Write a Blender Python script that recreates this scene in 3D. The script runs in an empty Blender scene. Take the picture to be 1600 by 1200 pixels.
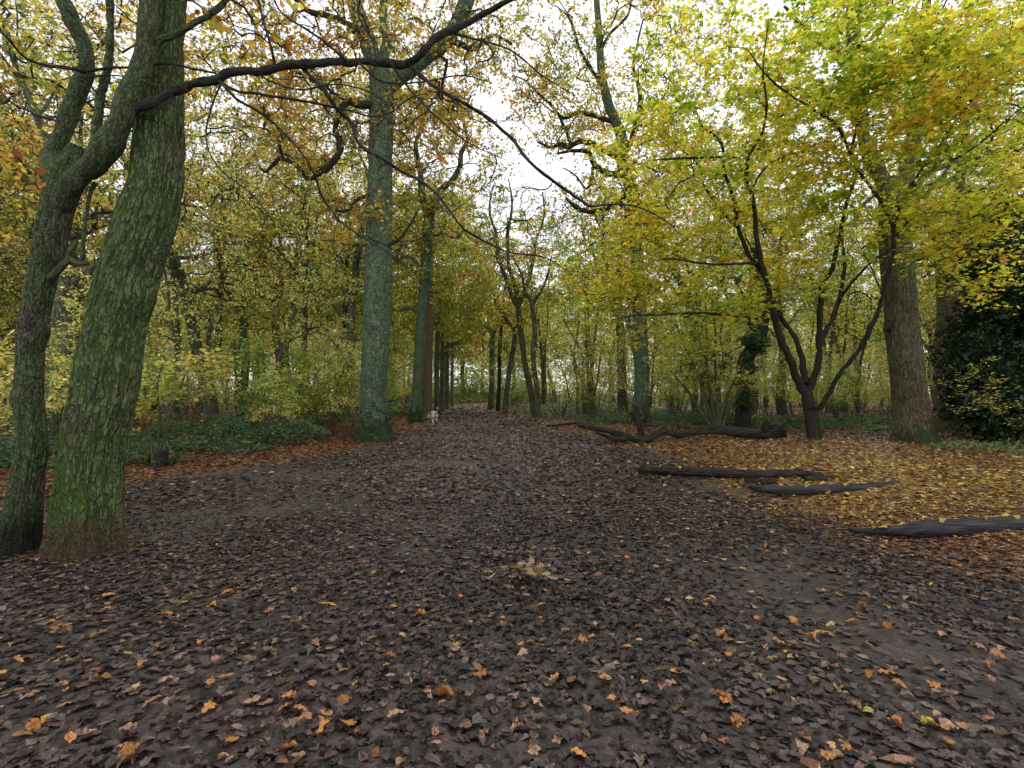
import bpy, math, random
import numpy as np
from mathutils import Vector

SC = bpy.context.scene
R = np.random.default_rng(7)
random.seed(7)
sqrt, sin, cos, pi = math.sqrt, math.sin, math.cos, math.pi

# ------------------------------------------------------------------ camera
F = 800.0                      # focal length in pixels of the 1600-wide picture
CAMZ = 1.5
TILT = math.atan(0.05)
cam_data = bpy.data.cameras.new("camera")
cam = bpy.data.objects.new("camera", cam_data)
SC.collection.objects.link(cam)
cam.location = (0, 0, CAMZ)
cam.rotation_euler = (math.radians(90) + TILT, 0, 0)
cam_data.sensor_width = 36
cam_data.lens = 18
cam_data.clip_start = 0.05
cam_data.clip_end = 2000
SC.camera = cam

# ------------------------------------------------------------------ sky, sun, exposure
SUN_EL, SUN_AZ = math.radians(50), math.radians(20)
world = bpy.data.worlds.new("World")
SC.world = world
world.use_nodes = True
wn, wl = world.node_tree.nodes, world.node_tree.links
wn.clear()
w_out = wn.new("ShaderNodeOutputWorld")
w_bg = wn.new("ShaderNodeBackground")
w_sky = wn.new("ShaderNodeTexSky")
w_sky.sky_type = 'NISHITA'
w_sky.sun_disc = False
w_sky.sun_elevation = SUN_EL
w_sky.sun_rotation = SUN_AZ
w_hs = wn.new("ShaderNodeHueSaturation")
w_hs.inputs['Saturation'].default_value = 0.25
w_mix = wn.new("ShaderNodeMixRGB")          # even cloud layer over the sky
w_mix.inputs['Fac'].default_value = 0.88
w_mix.inputs['Color2'].default_value = (7.6, 7.7, 8.3, 1)
w_bg.inputs['Strength'].default_value = 0.1
wl.new(w_sky.outputs[0], w_hs.inputs['Color'])
wl.new(w_hs.outputs[0], w_mix.inputs['Color1'])
wl.new(w_mix.outputs[0], w_bg.inputs['Color'])
wl.new(w_bg.outputs[0], w_out.inputs['Surface'])
sun_data = bpy.data.lights.new("sun", 'SUN')
sun_data.energy = 0.6
sun_data.angle = math.radians(25)
sun_data.color = (1.0, 0.96, 0.9)
sun = bpy.data.objects.new("sun", sun_data)
SC.collection.objects.link(sun)
sd = Vector((sin(SUN_AZ) * cos(SUN_EL), cos(SUN_AZ) * cos(SUN_EL), sin(SUN_EL)))
sun.rotation_euler = sd.to_track_quat('Z', 'Y').to_euler()
SC.view_settings.view_transform = 'Standard'
SC.view_settings.look = 'None'
SC.view_settings.gamma = 1
SC.view_settings.exposure = 0.95
SC.view_settings.use_curve_mapping = False
SC.cycles.max_bounces = 6
SC.cycles.diffuse_bounces = 4
SC.cycles.glossy_bounces = 2
SC.cycles.transmission_bounces = 3
SC.cycles.transparent_max_bounces = 4
SC.cycles.caustics_reflective = False
SC.cycles.caustics_refractive = False
SC.cycles.use_denoising = True

# ------------------------------------------------------------------ small maths
CAMP = np.array([0, 0, CAMZ])
ct, st = cos(TILT), sin(TILT)


def ray(px, py):
    u, v = (px - 800) / F, (600 - py) / F
    return np.array([u, ct - v * st, st + v * ct])


def at(px, py, Y):
    """world point seen at a picture position, at distance Y down the path"""
    d = ray(px, py)
    return CAMP + d * (Y / d[1])


def wr(w, px, Y):
    """radius of an upright stem that shows w pixels wide"""
    return 0.5 * w * Y / F / sqrt(1 + ((px - 800) / F) ** 2)


def hsh(ix, iy, iz, seed):
    n = (ix * 374761393 + iy * 668265263 + iz * 2147483647 + seed * 974711) & 0xffffffff
    n = ((n ^ (n >> 13)) * 1274126177) & 0xffffffff
    n = ((n ^ (n >> 16)) * 2246822519) & 0xffffffff
    return ((n ^ (n >> 15)) & 0xffffff) / float(0xffffff)


def vnoise(x, y, z=None, seed=0):
    x = np.asarray(x, float); y = np.asarray(y, float)
    z = np.zeros_like(x) if z is None else np.asarray(z, float) + 0 * x
    xi, yi, zi = np.floor(x).astype(np.int64), np.floor(y).astype(np.int64), np.floor(z).astype(np.int64)
    fx, fy, fz = x - xi, y - yi, z - zi
    fx, fy, fz = fx * fx * (3 - 2 * fx), fy * fy * (3 - 2 * fy), fz * fz * (3 - 2 * fz)
    r = 0
    for dx in (0, 1):
        wx = fx if dx else 1 - fx
        for dy in (0, 1):
            wy = fy if dy else 1 - fy
            for dz in (0, 1):
                wz = fz if dz else 1 - fz
                r = r + wx * wy * wz * hsh(xi + dx, yi + dy, zi + dz, seed)
    return r


def fbm(x, y, z=None, o=4, seed=0):
    r, a, s = 0, 0.5, 0
    z = 0 * np.asarray(x, float) if z is None else z
    for i in range(o):
        r = r + a * vnoise(x, y, z, seed + i * 17)
        s += a
        a *= .5
        x, y, z = x * 2.03 + 5.1, y * 2.03 + 1.7, z * 2.03 + 3.3
    return r / s


def nrm(a):
    return a / (np.linalg.norm(a, axis=-1, keepdims=True) + 1e-9)


# ------------------------------------------------------------------ the lie of the land
def base_h(Y):
    Y = np.asarray(Y, float)
    return (np.clip(Y - 4, 0, 20) * 0.045 + np.clip(Y - 24, 0, 56) * 0.0285 + np.clip(Y - 84, 0, 80) * .045)


PLY = np.array([-20, 2, 5.0, 9.5, 14.8, 22, 45, 80, 400])
PLX = np.array([-9.0, -8.5, -8.0, -6.6, -4.3, -3.7, -5.6, -9.3, -45])
PRX = np.array([5.0, 4.8, 4.2, 4.2, 3.2, 1.4, -2.6, -7.4, -42])


def path_l(Y): return np.interp(Y, PLY, PLX)
def path_r(Y): return np.interp(Y, PLY, PRX)


def on_path(X, Y):
    """0 outside, 1 well inside the trodden mud, with an uneven border"""
    wob = (fbm(X * .9, Y * .6, seed=3) - .5) * 2.2 * np.clip(np.asarray(Y, float) / 10, .5, 1.2)
    d = np.minimum(X - path_l(Y), path_r(Y) - X) + wob
    return np.clip(d / 1.1 + .4, 0, 1)


def gh(X, Y):
    X = np.asarray(X, float); Y = np.asarray(Y, float)
    h = base_h(Y)
    off = np.maximum(path_l(Y) - X, X - path_r(Y))
    h = h + .07 * np.clip(off / 2, 0, 1) + (fbm(X * .35, Y * .35, seed=9) - .5) * (.10 + .18 * np.clip(off / 4, 0, 1))
    near = np.clip((Y - 40) / -20, 0, 1)
    rut = np.exp(-((X - .1 - .1 * Y) / 1.6) ** 2)
    h = h + near * ((fbm(X * 2.6, Y * 2.6, seed=21) - .5) * (.035 + .05 * rut))
    return h


def gfine(X, Y):
    near = np.clip((Y - 14) / -8, 0, 1)
    rut = np.exp(-((X - .1 - .06 * Y) / 1.5) ** 2)
    return near * ((fbm(X * 11, Y * 11, o=3, seed=31) - .5) * (.014 + .05 * rut))


def ground_at(px, py):
    d = ray(px, py)
    t = 1.0
    while t < 300:
        p = CAMP + d * t
        if p[2] <= base_h(p[1]) + .02:
            break
        t *= 1.004
    return CAMP + d * t


# ------------------------------------------------------------------ mesh collecting
class Acc:
    def __init__(s):
        s.v, s.f, s.n, s.col, s.bc = [], [], 0, [], []

    def add(s, verts, faces, col=None, bc=None):
        verts = np.asarray(verts, float).reshape(-1, 3)
        s.v.append(verts)
        s.f.append(np.asarray(faces, np.int64) + s.n)
        s.n += len(verts)
        if col is not None: s.col.append(np.asarray(col, float).reshape(-1, 3))
        if bc is not None: s.bc.append(np.asarray(bc, float).reshape(-1, 3))

    def mesh(s, name, mat, smooth=True):
        me = bpy.data.meshes.new(name)
        V = np.concatenate(s.v)
        starts, loops, c = [], [], 0
        for f in s.f:
            k = f.shape[1]
            starts.append(c + np.arange(len(f)) * k)
            c += f.size
            loops.append(f.ravel())
        starts = np.concatenate(starts); loops = np.concatenate(loops)
        me.vertices.add(len(V)); me.vertices.foreach_set("co", V.astype(np.float32).ravel())
        me.loops.add(len(loops)); me.loops.foreach_set("vertex_index", loops.astype(np.int32))
        me.polygons.add(len(starts)); me.polygons.foreach_set("loop_start", starts.astype(np.int32))
        if smooth: me.polygons.foreach_set("use_smooth", np.ones(len(starts), bool))
        me.update(calc_edges=True)
        if s.col:
            C_ = np.concatenate(s.col)
            a = me.attributes.new("col", 'FLOAT_COLOR', 'POINT')
            a.data.foreach_set("color", np.hstack([C_, np.ones((len(C_), 1))]).astype(np.float32).ravel())
        if s.bc:
            a = me.attributes.new("bc", 'FLOAT_VECTOR', 'POINT')
            a.data.foreach_set("vector", np.concatenate(s.bc).astype(np.float32).ravel())
        if mat: me.materials.append(mat)
        return me

    def obj(s, name, mat, parent=None, smooth=True, kind=None):
        if not s.v: return None
        o = bpy.data.objects.new(name, s.mesh(name, mat, smooth))
        SC.collection.objects.link(o)
        if parent:
            o.parent = parent
            o.matrix_parent_inverse = parent.matrix_basis.inverted()
        if kind: o["kind"] = kind
        return o


def root(name, loc, label, cat, group=None, kind=None):
    o = bpy.data.objects.new(name, None)
    SC.collection.objects.link(o)
    o.empty_display_size = .2
    o.location = tuple(float(c) for c in loc)
    return tag(o, label, cat, group, kind)


def tag(o, label=None, cat=None, group=None, kind=None):
    if label: o["label"] = label
    if cat: o["category"] = cat
    if group: o["group"] = group
    if kind: o["kind"] = kind
    return o


def part(acc, name, mat, parent, smooth=True, kind=None, label=None):
    """a part whose mesh is kept relative to its thing's base"""
    if not acc.v: return None
    L = np.array(parent.location)
    acc.v = [v - L for v in acc.v]
    o = bpy.data.objects.new(name, acc.mesh(name, mat, smooth))
    SC.collection.objects.link(o)
    o.parent = parent
    if kind: o["kind"] = kind
    if label: o["label"] = label
    return o


def spline(P, n=8):
    """Catmull-Rom through the rows of P (any number of columns)"""
    P = np.asarray(P, float)
    Q = np.vstack([2 * P[0] - P[1], P, 2 * P[-1] - P[-2]])
    out = []
    for i in range(1, len(Q) - 2):
        a, b, c, d = Q[i - 1], Q[i], Q[i + 1], Q[i + 2]
        for k in range(n):
            t = k / n
            out.append(.5 * (2 * b + (c - a) * t + (2 * a - 5 * b + 4 * c - d) * t * t + (3 * b - a - 3 * c + d) * t ** 3))
    out.append(P[-1])
    return np.array(out)


def tubes(acc, pts, rads, sides, L0=None, gnarl=0.0, cap=False, seed=0):
    """pts (N,k,3), rads (N,k): N stems at once"""
    pts = np.asarray(pts, float); rads = np.asarray(rads, float)
    N, k = rads.shape
    T = np.empty_like(pts)
    T[:, 1:-1] = pts[:, 2:] - pts[:, :-2]
    T[:, 0] = pts[:, 1] - pts[:, 0]; T[:, -1] = pts[:, -1] - pts[:, -2]
    T = nrm(T)
    ref = np.cross(T[:, 0], np.array([.31, .8, .22]))
    bad = np.linalg.norm(ref, axis=1) < .15
    ref[bad] = np.cross(T[bad, 0], np.array([1., 0, 0]))
    ref = nrm(ref)
    U = np.empty_like(pts)
    cur = ref
    for i in range(k):
        cur = nrm(cur - (cur * T[:, i]).sum(1, keepdims=True) * T[:, i])
        U[:, i] = cur
    W = np.cross(T, U)
    seg = np.linalg.norm(np.diff(pts, axis=1), axis=2)
    Ln = np.concatenate([np.zeros((N, 1)), np.cumsum(seg, 1)], 1)
    th = np.arange(sides) / sides * 2 * pi
    c, s_ = np.cos(th), np.sin(th)
    rr = rads[:, :, None] * np.ones(sides)
    off = R.random((N, 1, 1)) * 50
    bx = rads[:, :, None] * c; by = rads[:, :, None] * s_
    if gnarl:
        rr = rr * (1 + gnarl * 2 * (fbm(bx * 5 / (.05 + rads.mean()) * .25 + off, by * 5 / (.05 + rads.mean()) * .25, Ln[:, :, None] * 2.2 + 0 * bx, 3, seed) - .5))
    V = pts[:, :, None, :] + rr[..., None] * (c[:, None] * U[:, :, None, :] + s_[:, None] * W[:, :, None, :])
    bc = np.stack([bx + off, by + 0 * bx, Ln[:, :, None] + 0 * bx + off * 1.7], -1)
    idx = np.arange(N * k * sides).reshape(N, k, sides)
    a = idx[:, :-1, :]; b = np.roll(idx, -1, 2)[:, :-1, :]
    d = idx[:, 1:, :]; e = np.roll(idx, -1, 2)[:, 1:, :]
    faces = np.stack([a, b, e, d], -1).reshape(-1, 4)
    acc.add(V, faces, bc=bc)
    if cap:
        for n in range(N):
            base = acc.n - N * k * sides + n * k * sides
            acc.f.append(np.array([[base + (k - 1) * sides + j for j in range(sides)]]))
            acc.f.append(np.array([[base + j for j in range(sides)][::-1]]))


def wander(starts, dirs, lens, k, amp, up=0.0):
    N = len(starts)
    pts = np.empty((N, k + 1, 3)); pts[:, 0] = starts
    d = nrm(dirs)
    up = np.asarray(up) * np.ones(N)
    for i in range(k):
        d = nrm(d + amp * R.normal(size=(N, 3)) + up[:, None] * np.array([0, 0, 1.]))
        pts[:, i + 1] = pts[:, i] + d * (lens / k)[:, None]
    return pts


# ------------------------------------------------------------------ leaf shapes: (verts, faces), tip along +x
def tmpl_kite():
    v = np.array([[0, 0, 0], [.45, .34, .07], [1, 0, -.02], [.45, -.34, .07]])
    return v, np.array([[0, 2, 1], [0, 3, 2]])


def tmpl_hex():
    v = np.array([[0, 0, 0], [.25, .27, .06], [.65, .27, .05], [1, 0, -.06], [.65, -.27, .05], [.25, -.27, .06], ])
    return v, np.array([[0, 3, 2], [0, 2, 1], [0, 5, 4], [0, 4, 3]])


def tmpl_star():     # five-pointed blade in few faces
    v = np.array([[0, 0, 0], [.22, .42, .05], [.48, .22, .02], [.98, .02, -.05], [.48, -.24, .02], [.2, -.42, .05]])
    return v, np.array([[0, 2, 1], [0, 3, 2], [0, 4, 3], [0, 5, 4]])


def tmpl_broad():     # star-like maple leaf
    a = np.radians([0, 28, 55, 80, 110, 150, 180, 210, 250, 280, 305, 332])
    r = np.array([.62, .34, .52, .30, .42, .22, .12, .22, .42, .30, .52, .34])
    v = np.stack([.4 + r * np.cos(a), r * np.sin(a), .08 * np.cos(2 * a)], 1)
    v = np.vstack([[.4, 0, 0], v])
    n = len(a)
    return v, np.array([[0, 1 + i, 1 + (i + 1) % n] for i in range(n)])


def tmpl_oak(curl=.1, seed=0, n=1):
    """lobed leaf in a strip either side of the midrib"""
    r_ = np.random.default_rng(seed)
    xs = np.array([0, .14, .24, .34, .45, .55, .66, .76, .88, 1.0])
    ws = np.array([.015, .05, .17, .10, .27, .14, .31, .17, .22, .05]) * (1 + r_.uniform(-.15, .15, 10))
    w2 = ws * (1 + r_.uniform(-.2, .2, 10))
    z = -curl * (xs - .5) ** 2 * 2 + r_.normal(0, .012, 10)
    e = curl * 1.5
    L = np.stack([xs + .03, ws, z + e * ws * 1.2 + r_.normal(0, .03, 10)], 1)
    M = np.stack([xs, 0 * xs, z], 1)
    Rr = np.stack([xs + .03, -w2, z + e * w2 * 1.2 + r_.normal(0, .03, 10)], 1)
    v = np.vstack([L, M, Rr])
    f = []
    for i in range(9):
        f += [[i, i + 10, i + 11, i + 1], [i + 10, i + 20, i + 21, i + 11]]
    return v, np.array(f)


def fine_oak(seed):
    """lobed oak leaf with stalk and raised midrib"""
    r_ = np.random.default_rng(seed)
    xs = np.linspace(0, 1, 19)
    env = np.interp(xs, [0, .1, .3, .6, .82, .95, 1], [.01, .07, .20, .33, .29, .17, .05])
    lobe = .86 + .24 * np.cos(xs * 2 * pi * 3.4 + 2.2)
    wl_ = env * lobe * (1 + r_.uniform(-.12, .12, 19)); wr_ = env * np.roll(lobe, 0) * (1 + r_.uniform(-.12, .12, 19))
    bend = r_.uniform(-.12, .12)
    z = r_.uniform(-.25, .05) * (xs - .5) ** 2 + .02 * np.sin(xs * 9 + seed)
    yo = bend * np.sin(xs * pi)
    e1, e2 = r_.uniform(-.1, .5), r_.uniform(-.1, .5)
    M_ = np.stack([xs, yo, z - .012], 1)
    L = np.stack([xs + .25 * wl_, yo + wl_, z + e1 * wl_ + .03 * np.sin(xs * 21)], 1); L2 = .5 * (M_ + L); L2[:, 2] += .015
    Q = np.stack([xs + .25 * wr_, yo - wr_, z + e2 * wr_ + .03 * np.cos(xs * 19)], 1); Q2 = .5 * (M_ + Q); Q2[:, 2] += .015
    v = np.vstack([L, L2, M_, Q2, Q])
    f = []
    for b in range(4):
        for i in range(18): f.append([b * 19 + i, (b + 1) * 19 + i, (b + 1) * 19 + i + 1, b * 19 + i + 1])
    n = len(v)
    v = np.vstack([v, [[-.16, .008, .03], [-.16, -.008, .03], [.02, -.012, z[0]], [.02, .012, z[0]]]])
    f.append([n, n + 1, n + 2, n + 3])
    return v, np.array(f)


def scatter_leaves(acc, P, size, nbias, tm, col, spread=1.0, nrmv=None, curl=(-.6, 1.6)):
    """P (M,3) leaf bases; size (M,), nbias: how level the blades lie; col (M,3)"""
    v, f = tm
    M = len(P)
    if M == 0: return
    n = R.normal(size=(M, 3)) * spread + (np.array([0, 0, nbias]) if nrmv is None else nrmv * nbias)
    n = nrm(n)
    a = R.normal(size=(M, 3))
    t = nrm(a - (a * n).sum(1, keepdims=True) * n)
    b = np.cross(n, t)
    s = np.asarray(size) * np.ones(M)
    zs = R.uniform(*curl, M)
    sx = R.uniform(.8, 1.2, M)[:, None, None]
    V = P[:, None, :] + s[:, None, None] * (v[None, :, 0:1] * t[:, None, :] + sx * v[None, :, 1:2] * b[:, None, :] + (v[None, :, 2:3] * zs[:, None, None]) * n[:, None, :])
    k = len(v)
    faces = (f[None] + (np.arange(M) * k)[:, None, None]).reshape(-1, f.shape[1])
    acc.add(V, faces, col=np.repeat(col, k, axis=0))


def pick(pal, n, jit=.18, w=None):
    pal = np.array(pal)
    i = R.choice(len(pal), n, p=None if w is None else np.array(w) / sum(w))
    return np.clip(pal[i] * (1 + R.normal(0, jit, (n, 1))) * (1 + R.normal(0, jit * .14, (n, 3))), .004, .9)


# ------------------------------------------------------------------ materials
def newmat(name):
    m = bpy.data.materials.new(name)
    m.use_nodes = True
    nt = m.node_tree
    nt.nodes.clear()
    out = nt.nodes.new("ShaderNodeOutputMaterial")
    return m, nt, out


class NG:
    def __init__(s, nt): s.nt = nt
    def n(s, t, **kw):
        o = s.nt.nodes.new(t)
        for k, v in kw.items(): setattr(o, k, v)
        return o
    def link(s, a, b): s.nt.links.new(a, b)
    def val(s, sock, v):
        if hasattr(v, 'is_linked') or hasattr(v, 'links'): s.link(v, sock)
        else: sock.default_value = v
    def math(s, op, a, b=None, clamp=False):
        o = s.n("ShaderNodeMath", operation=op, use_clamp=clamp)
        s.val(o.inputs[0], a)
        if b is not None: s.val(o.inputs[1], b)
        return o.outputs[0]
    def mix(s, f, a, b, blend='MIX'):
        o = s.n("ShaderNodeMixRGB", blend_type=blend)
        s.val(o.inputs[0], f)
        s.val(o.inputs[1], a if not isinstance(a, tuple) else (*a, 1)[:4])
        s.val(o.inputs[2], b if not isinstance(b, tuple) else (*b, 1)[:4])
        return o.outputs[0]
    def noise(s, vec, scale, detail=4, rough=.55, dist=0):
        o = s.n("ShaderNodeTexNoise")
        s.link(vec, o.inputs['Vector']); o.inputs['Scale'].default_value = scale
        o.inputs['Detail'].default_value = detail; o.inputs['Roughness'].default_value = rough
        o.inputs['Distortion'].default_value = dist
        return o
    def ramp(s, f, lo, hi):
        o = s.n("ShaderNodeMapRange"); o.clamp = True; o.interpolation_type = 'SMOOTHSTEP'
        s.link(f, o.inputs[0]); o.inputs[1].default_value = lo; o.inputs[2].default_value = hi
        return o.outputs[0]
    def scale(s, vec, xyz):
        o = s.n("ShaderNodeVectorMath", operation='MULTIPLY')
        s.link(vec, o.inputs[0]); o.inputs[1].default_value = xyz
        return o.outputs[0]


def leaf_mat(name, trans=.5, rough=.5, spec=.3, vary=.0, mottle=False):
    m, nt, out = newmat(name)
    g = NG(nt)
    at_ = g.n("ShaderNodeAttribute", attribute_name="col")
    c = at_.outputs['Color']
    if vary:
        oi = g.n("ShaderNodeObjectInfo")
        hs = g.n("ShaderNodeHueSaturation")
        g.link(c, hs.inputs['Color'])
        g.link(g.math('ADD', g.math('MULTIPLY', oi.outputs['Random'], .035 * vary), .5 - .010 * vary), hs.inputs['Hue'])
        g.link(g.math('ADD', g.math('MULTIPLY', oi.outputs['Random'], .5 * vary), 1 - .08 * vary), hs.inputs['Value'])
        hs.inputs['Saturation'].default_value = .92
        c = hs.outputs[0]
    b = g.n("ShaderNodeBsdfPrincipled")
    if mottle:
        tc_ = g.n("ShaderNodeTexCoord").outputs['Object']
        ps = g.n("ShaderNodeNewGeometry").outputs['Position']
        m1, m2 = g.noise(ps, 70, 4, .65), g.noise(ps, 24, 2, .5)
        c = g.mix(g.ramp(m1.outputs['Fac'], .35, .7), g.mix(1.0, c, (.55, .52, .5), 'MULTIPLY'), g.mix(1.0, c, (1.18, 1.15, 1.12), 'MULTIPLY'))
        c = g.mix(g.ramp(m2.outputs['Fac'], .55, .72), c, g.mix(1.0, c, (.6, .52, .48), 'MULTIPLY'))
        bp = g.n("ShaderNodeBump"); bp.inputs['Strength'].default_value = .5; bp.inputs['Distance'].default_value = .008
        g.link(m1.outputs['Fac'], bp.inputs['Height']); g.link(bp.outputs[0], b.inputs['Normal'])
    g.link(c, b.inputs['Base Color'])
    b.inputs['Roughness'].default_value = rough
    b.inputs['Specular IOR Level'].default_value = spec
    if trans > 0:
        t = g.n("ShaderNodeBsdfTranslucent")
        tc = g.mix(1.0, c, (1.8, 1.75, 1.0), 'MULTIPLY')
        g.link(tc, t.inputs['Color'])
        ms = g.n("ShaderNodeMixShader"); ms.inputs[0].default_value = trans
        g.link(b.outputs[0], ms.inputs[1]); g.link(t.outputs[0], ms.inputs[2])
        g.link(ms.outputs[0], out.inputs[0])
    else:
        g.link(b.outputs[0], out.inputs[0])
    return m


def bark_mat(name, dark, light, alg=(.10, .13, .07), algamt=.5, moss=(.06, .11, .015), mossamt=.3, scale=1.0,
             stretch=.2, bump=.8, lowmoss=None, vor=True, lenticel=0, mossx=0.0, dirt=None, rough=.85):
    m, nt, out = newmat(name)
    g = NG(nt)
    bc = g.n("ShaderNodeAttribute", attribute_name="bc").outputs['Vector']
    geo = g.n("ShaderNodeNewGeometry")
    pos = geo.outputs['Position']
    sv = g.scale(bc, (1, 1, stretch))
    n1 = g.noise(sv, 26 * scale, 5, .6, .4)
    big = g.noise(bc, 1.6, 4, .6)
    fine = g.noise(sv, 90 * scale, 3, .6)
    if vor:
        cr1 = g.noise(g.scale(bc, (1, 1, stretch)), 17 * scale, 2, .5, .35)
        cr2 = g.noise(g.scale(bc, (1.1, .9, stretch * 1.7)), 30 * scale, 2, .5, .3)
        d1 = g.math('ABSOLUTE', g.math('SUBTRACT', cr1.outputs['Fac'], .5))
        d2 = g.math('ABSOLUTE', g.math('SUBTRACT', cr2.outputs['Fac'], .5))
        ridge = g.math('MULTIPLY', g.ramp(d1, .0, .075), g.math('ADD', g.math('MULTIPLY', g.ramp(d2, .0, .07), .6), .4))
        hgt = g.math('ADD', g.math('MULTIPLY', ridge, .8), g.math('MULTIPLY', n1.outputs['Fac'], .35))
    else:
        ridge = g.ramp(n1.outputs['Fac'], .35, .65)
        hgt = n1.outputs['Fac']
    hgt = g.math('ADD', hgt, g.math('MULTIPLY', fine.outputs['Fac'], .18))
    c = g.mix(g.math('MULTIPLY', ridge, 1.0), dark, light)
    c = g.mix(g.ramp(fine.outputs['Fac'], .35, .7), c, g.mix(1.0, c, (1.35, 1.3, 1.25), 'MULTIPLY'))
    patch = g.ramp(big.outputs['Fac'], .62 - .35 * algamt, .72 - .25 * algamt)
    nx = g.n("ShaderNodeSeparateXYZ"); g.link(geo.outputs['Normal'], nx.inputs[0])
    ac = g.mix(g.math('MULTIPLY', patch, .85), c, g.mix(ridge, tuple(x * .38 for x in alg), alg))
    mn = g.noise(bc, 5.0, 5, .65)
    mm = g.math('ADD', mn.outputs['Fac'], g.math('MULTIPLY', nx.outputs[0], -mossx))
    mm = g.math('ADD', mm, g.math('MULTIPLY', nx.outputs[2], .25))
    sp = g.n("ShaderNodeSeparateXYZ"); g.link(pos, sp.inputs[0])
    if lowmoss is not None:
        lm = g.n("ShaderNodeMapRange"); g.link(sp.outputs[2], lm.inputs[0])
        lm.inputs[1].default_value = lowmoss[0]; lm.inputs[2].default_value = lowmoss[1]
        lm.inputs[3].default_value = lowmoss[2]; lm.inputs[4].default_value = 0.0
        mm = g.math('ADD', mm, lm.outputs[0])
    mf = g.ramp(mm, .78 - .4 * mossamt, .90 - .4 * mossamt)
    mcol = g.mix(g.ramp(fine.outputs['Fac'], .3, .75), tuple(x * .45 for x in moss), moss)
    c = g.mix(g.math('MULTIPLY', mf, .85), ac, mcol)
    if dirt is not None:
        dn = g.math('ADD', sp.outputs[2], g.math('MULTIPLY', mn.outputs['Fac'], -.35))
        df = g.ramp(g.math('MULTIPLY', dn, -1.0), -dirt[1], -dirt[0])
        c = g.mix(g.math('MULTIPLY', df, .85), c, dirt[2])
    if lenticel:
        wv = g.noise(g.scale(bc, (1, 1, 9)), 3.2, 3, .6)
        lf = g.ramp(wv.outputs['Fac'], .585, .64)
        c = g.mix(g.math('MULTIPLY', lf, lenticel), c, tuple(x * .5 for x in dark))
        hgt = g.math('SUBTRACT', hgt, g.math('MULTIPLY', lf, .5))
    b = g.n("ShaderNodeBsdfPrincipled")
    g.link(c, b.inputs['Base Color']); b.inputs['Roughness'].default_value = rough
    b.inputs['Specular IOR Level'].default_value = .25
    bp = g.n("ShaderNodeBump"); bp.inputs['Strength'].default_value = bump
    bp.inputs['Distance'].default_value = .045 / scale
    g.link(hgt, bp.inputs['Height']); g.link(bp.outputs[0], b.inputs['Normal'])
    g.link(b.outputs[0], out.inputs[0])
    return m


P_MAPLE = [(.15, .24, .04), (.28, .37, .055), (.46, .49, .07), (.60, .56, .08), (.62, .50, .10), (.48, .30, .07)]
M_LEAF = leaf_mat("autumn_leaf", .58, .45, .3)
M_LEAFV = leaf_mat("wood_leaf", .58, .5, .25, vary=1.0)
M_HOLLY = leaf_mat("glossy_leaf", .12, .42, .3)
M_LITTER = leaf_mat("litter_leaf", .12, .48, .28, mottle=True)
M_WET = leaf_mat("wet_leaf", .0, .5, .38)

B_A = bark_mat("oak_bark_mossy", (.045, .044, .024), (.14, .13, .078), alg=(.12, .175, .055), algamt=.95, moss=(.085, .17, .018),
               mossamt=.62, scale=1.25, stretch=.22, bump=1.0, lowmoss=(.35, 1.5, .22), mossx=.22, dirt=(.05, .42, (.085, .05, .032)))
B_B = bark_mat("bark_dark_mossy", (.032, .030, .02), (.125, .11, .078), alg=(.105, .145, .055), algamt=.85, moss=(.08, .16, .016),
               mossamt=.5, scale=1.5, stretch=.35, bump=.9, lowmoss=(.5, 1.4, .10), mossx=.22, dirt=(.05, .5, (.012, .011, .009)))
B_C = bark_mat("oak_bark_green", (.030, .028, .02), (.16, .155, .11), alg=(.19, .29, .155), algamt=.95, moss=(.03, .055, .015),
               mossamt=.2, scale=1.1, stretch=.3, bump=1.1, lowmoss=(.9, 2.4, .34), lenticel=.6)
B_D = bark_mat("oak_bark_far", (.03, .028, .02), (.12, .125, .09), alg=(.14, .18, .095), algamt=.6, moss=(.03, .05, .012),
               mossamt=.15, scale=.6, stretch=.3, bump=.7, vor=False)
B_M = bark_mat("oak_bark_brown", (.038, .027, .017), (.16, .12, .075), alg=(.17, .19, .10), algamt=.65, moss=(.04, .07, .015),
               mossamt=.2, scale=1.3, stretch=.18, bump=1.0, lowmoss=(.7, 1.5, .42), mossx=-.2)
B_N = bark_mat("smooth_bark_brown", (.07, .048, .032), (.19, .14, .09), alg=(.15, .18, .09), algamt=.4, moss=(.05, .08, .02),
               mossamt=.12, scale=1.4, stretch=1.6, bump=.5, vor=False, lenticel=.5)
B_L = bark_mat("maple_bark_dark", (.012, .011, .008), (.045, .040, .028), alg=(.04, .042, .025), algamt=.35, moss=(.03, .045, .012),
               mossamt=.12, scale=1.2, stretch=.5, bump=.7, vor=False)
B_T = bark_mat("twig_bark", (.02, .017, .013), (.06, .055, .042), alg=(.05, .06, .035), algamt=.4, moss=(.04, .06, .02), mossamt=.1,
               scale=1.5, stretch=.5, bump=.4, vor=False)
B_G = bark_mat("sapling_bark", (.045, .04, .025), (.12, .115, .075), alg=(.09, .115, .05), algamt=.6, moss=(.05, .07, .02), mossamt=.1,
               scale=1.5, stretch=.5, bump=.4, vor=False)
B_IVY = bark_mat("ivy_bark", (.012, .012, .009), (.04, .042, .03), alg=(.03, .045, .022), algamt=.6, scale=1, vor=False)
B_LOG = bark_mat("rotting_log_wood", (.005, .004, .0035), (.045, .034, .026), alg=(.035, .042, .02), algamt=.35, moss=(.04, .06, .015),
                 mossamt=.12, scale=.9, stretch=.2, bump=1.3, vor=False, rough=.6)
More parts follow.
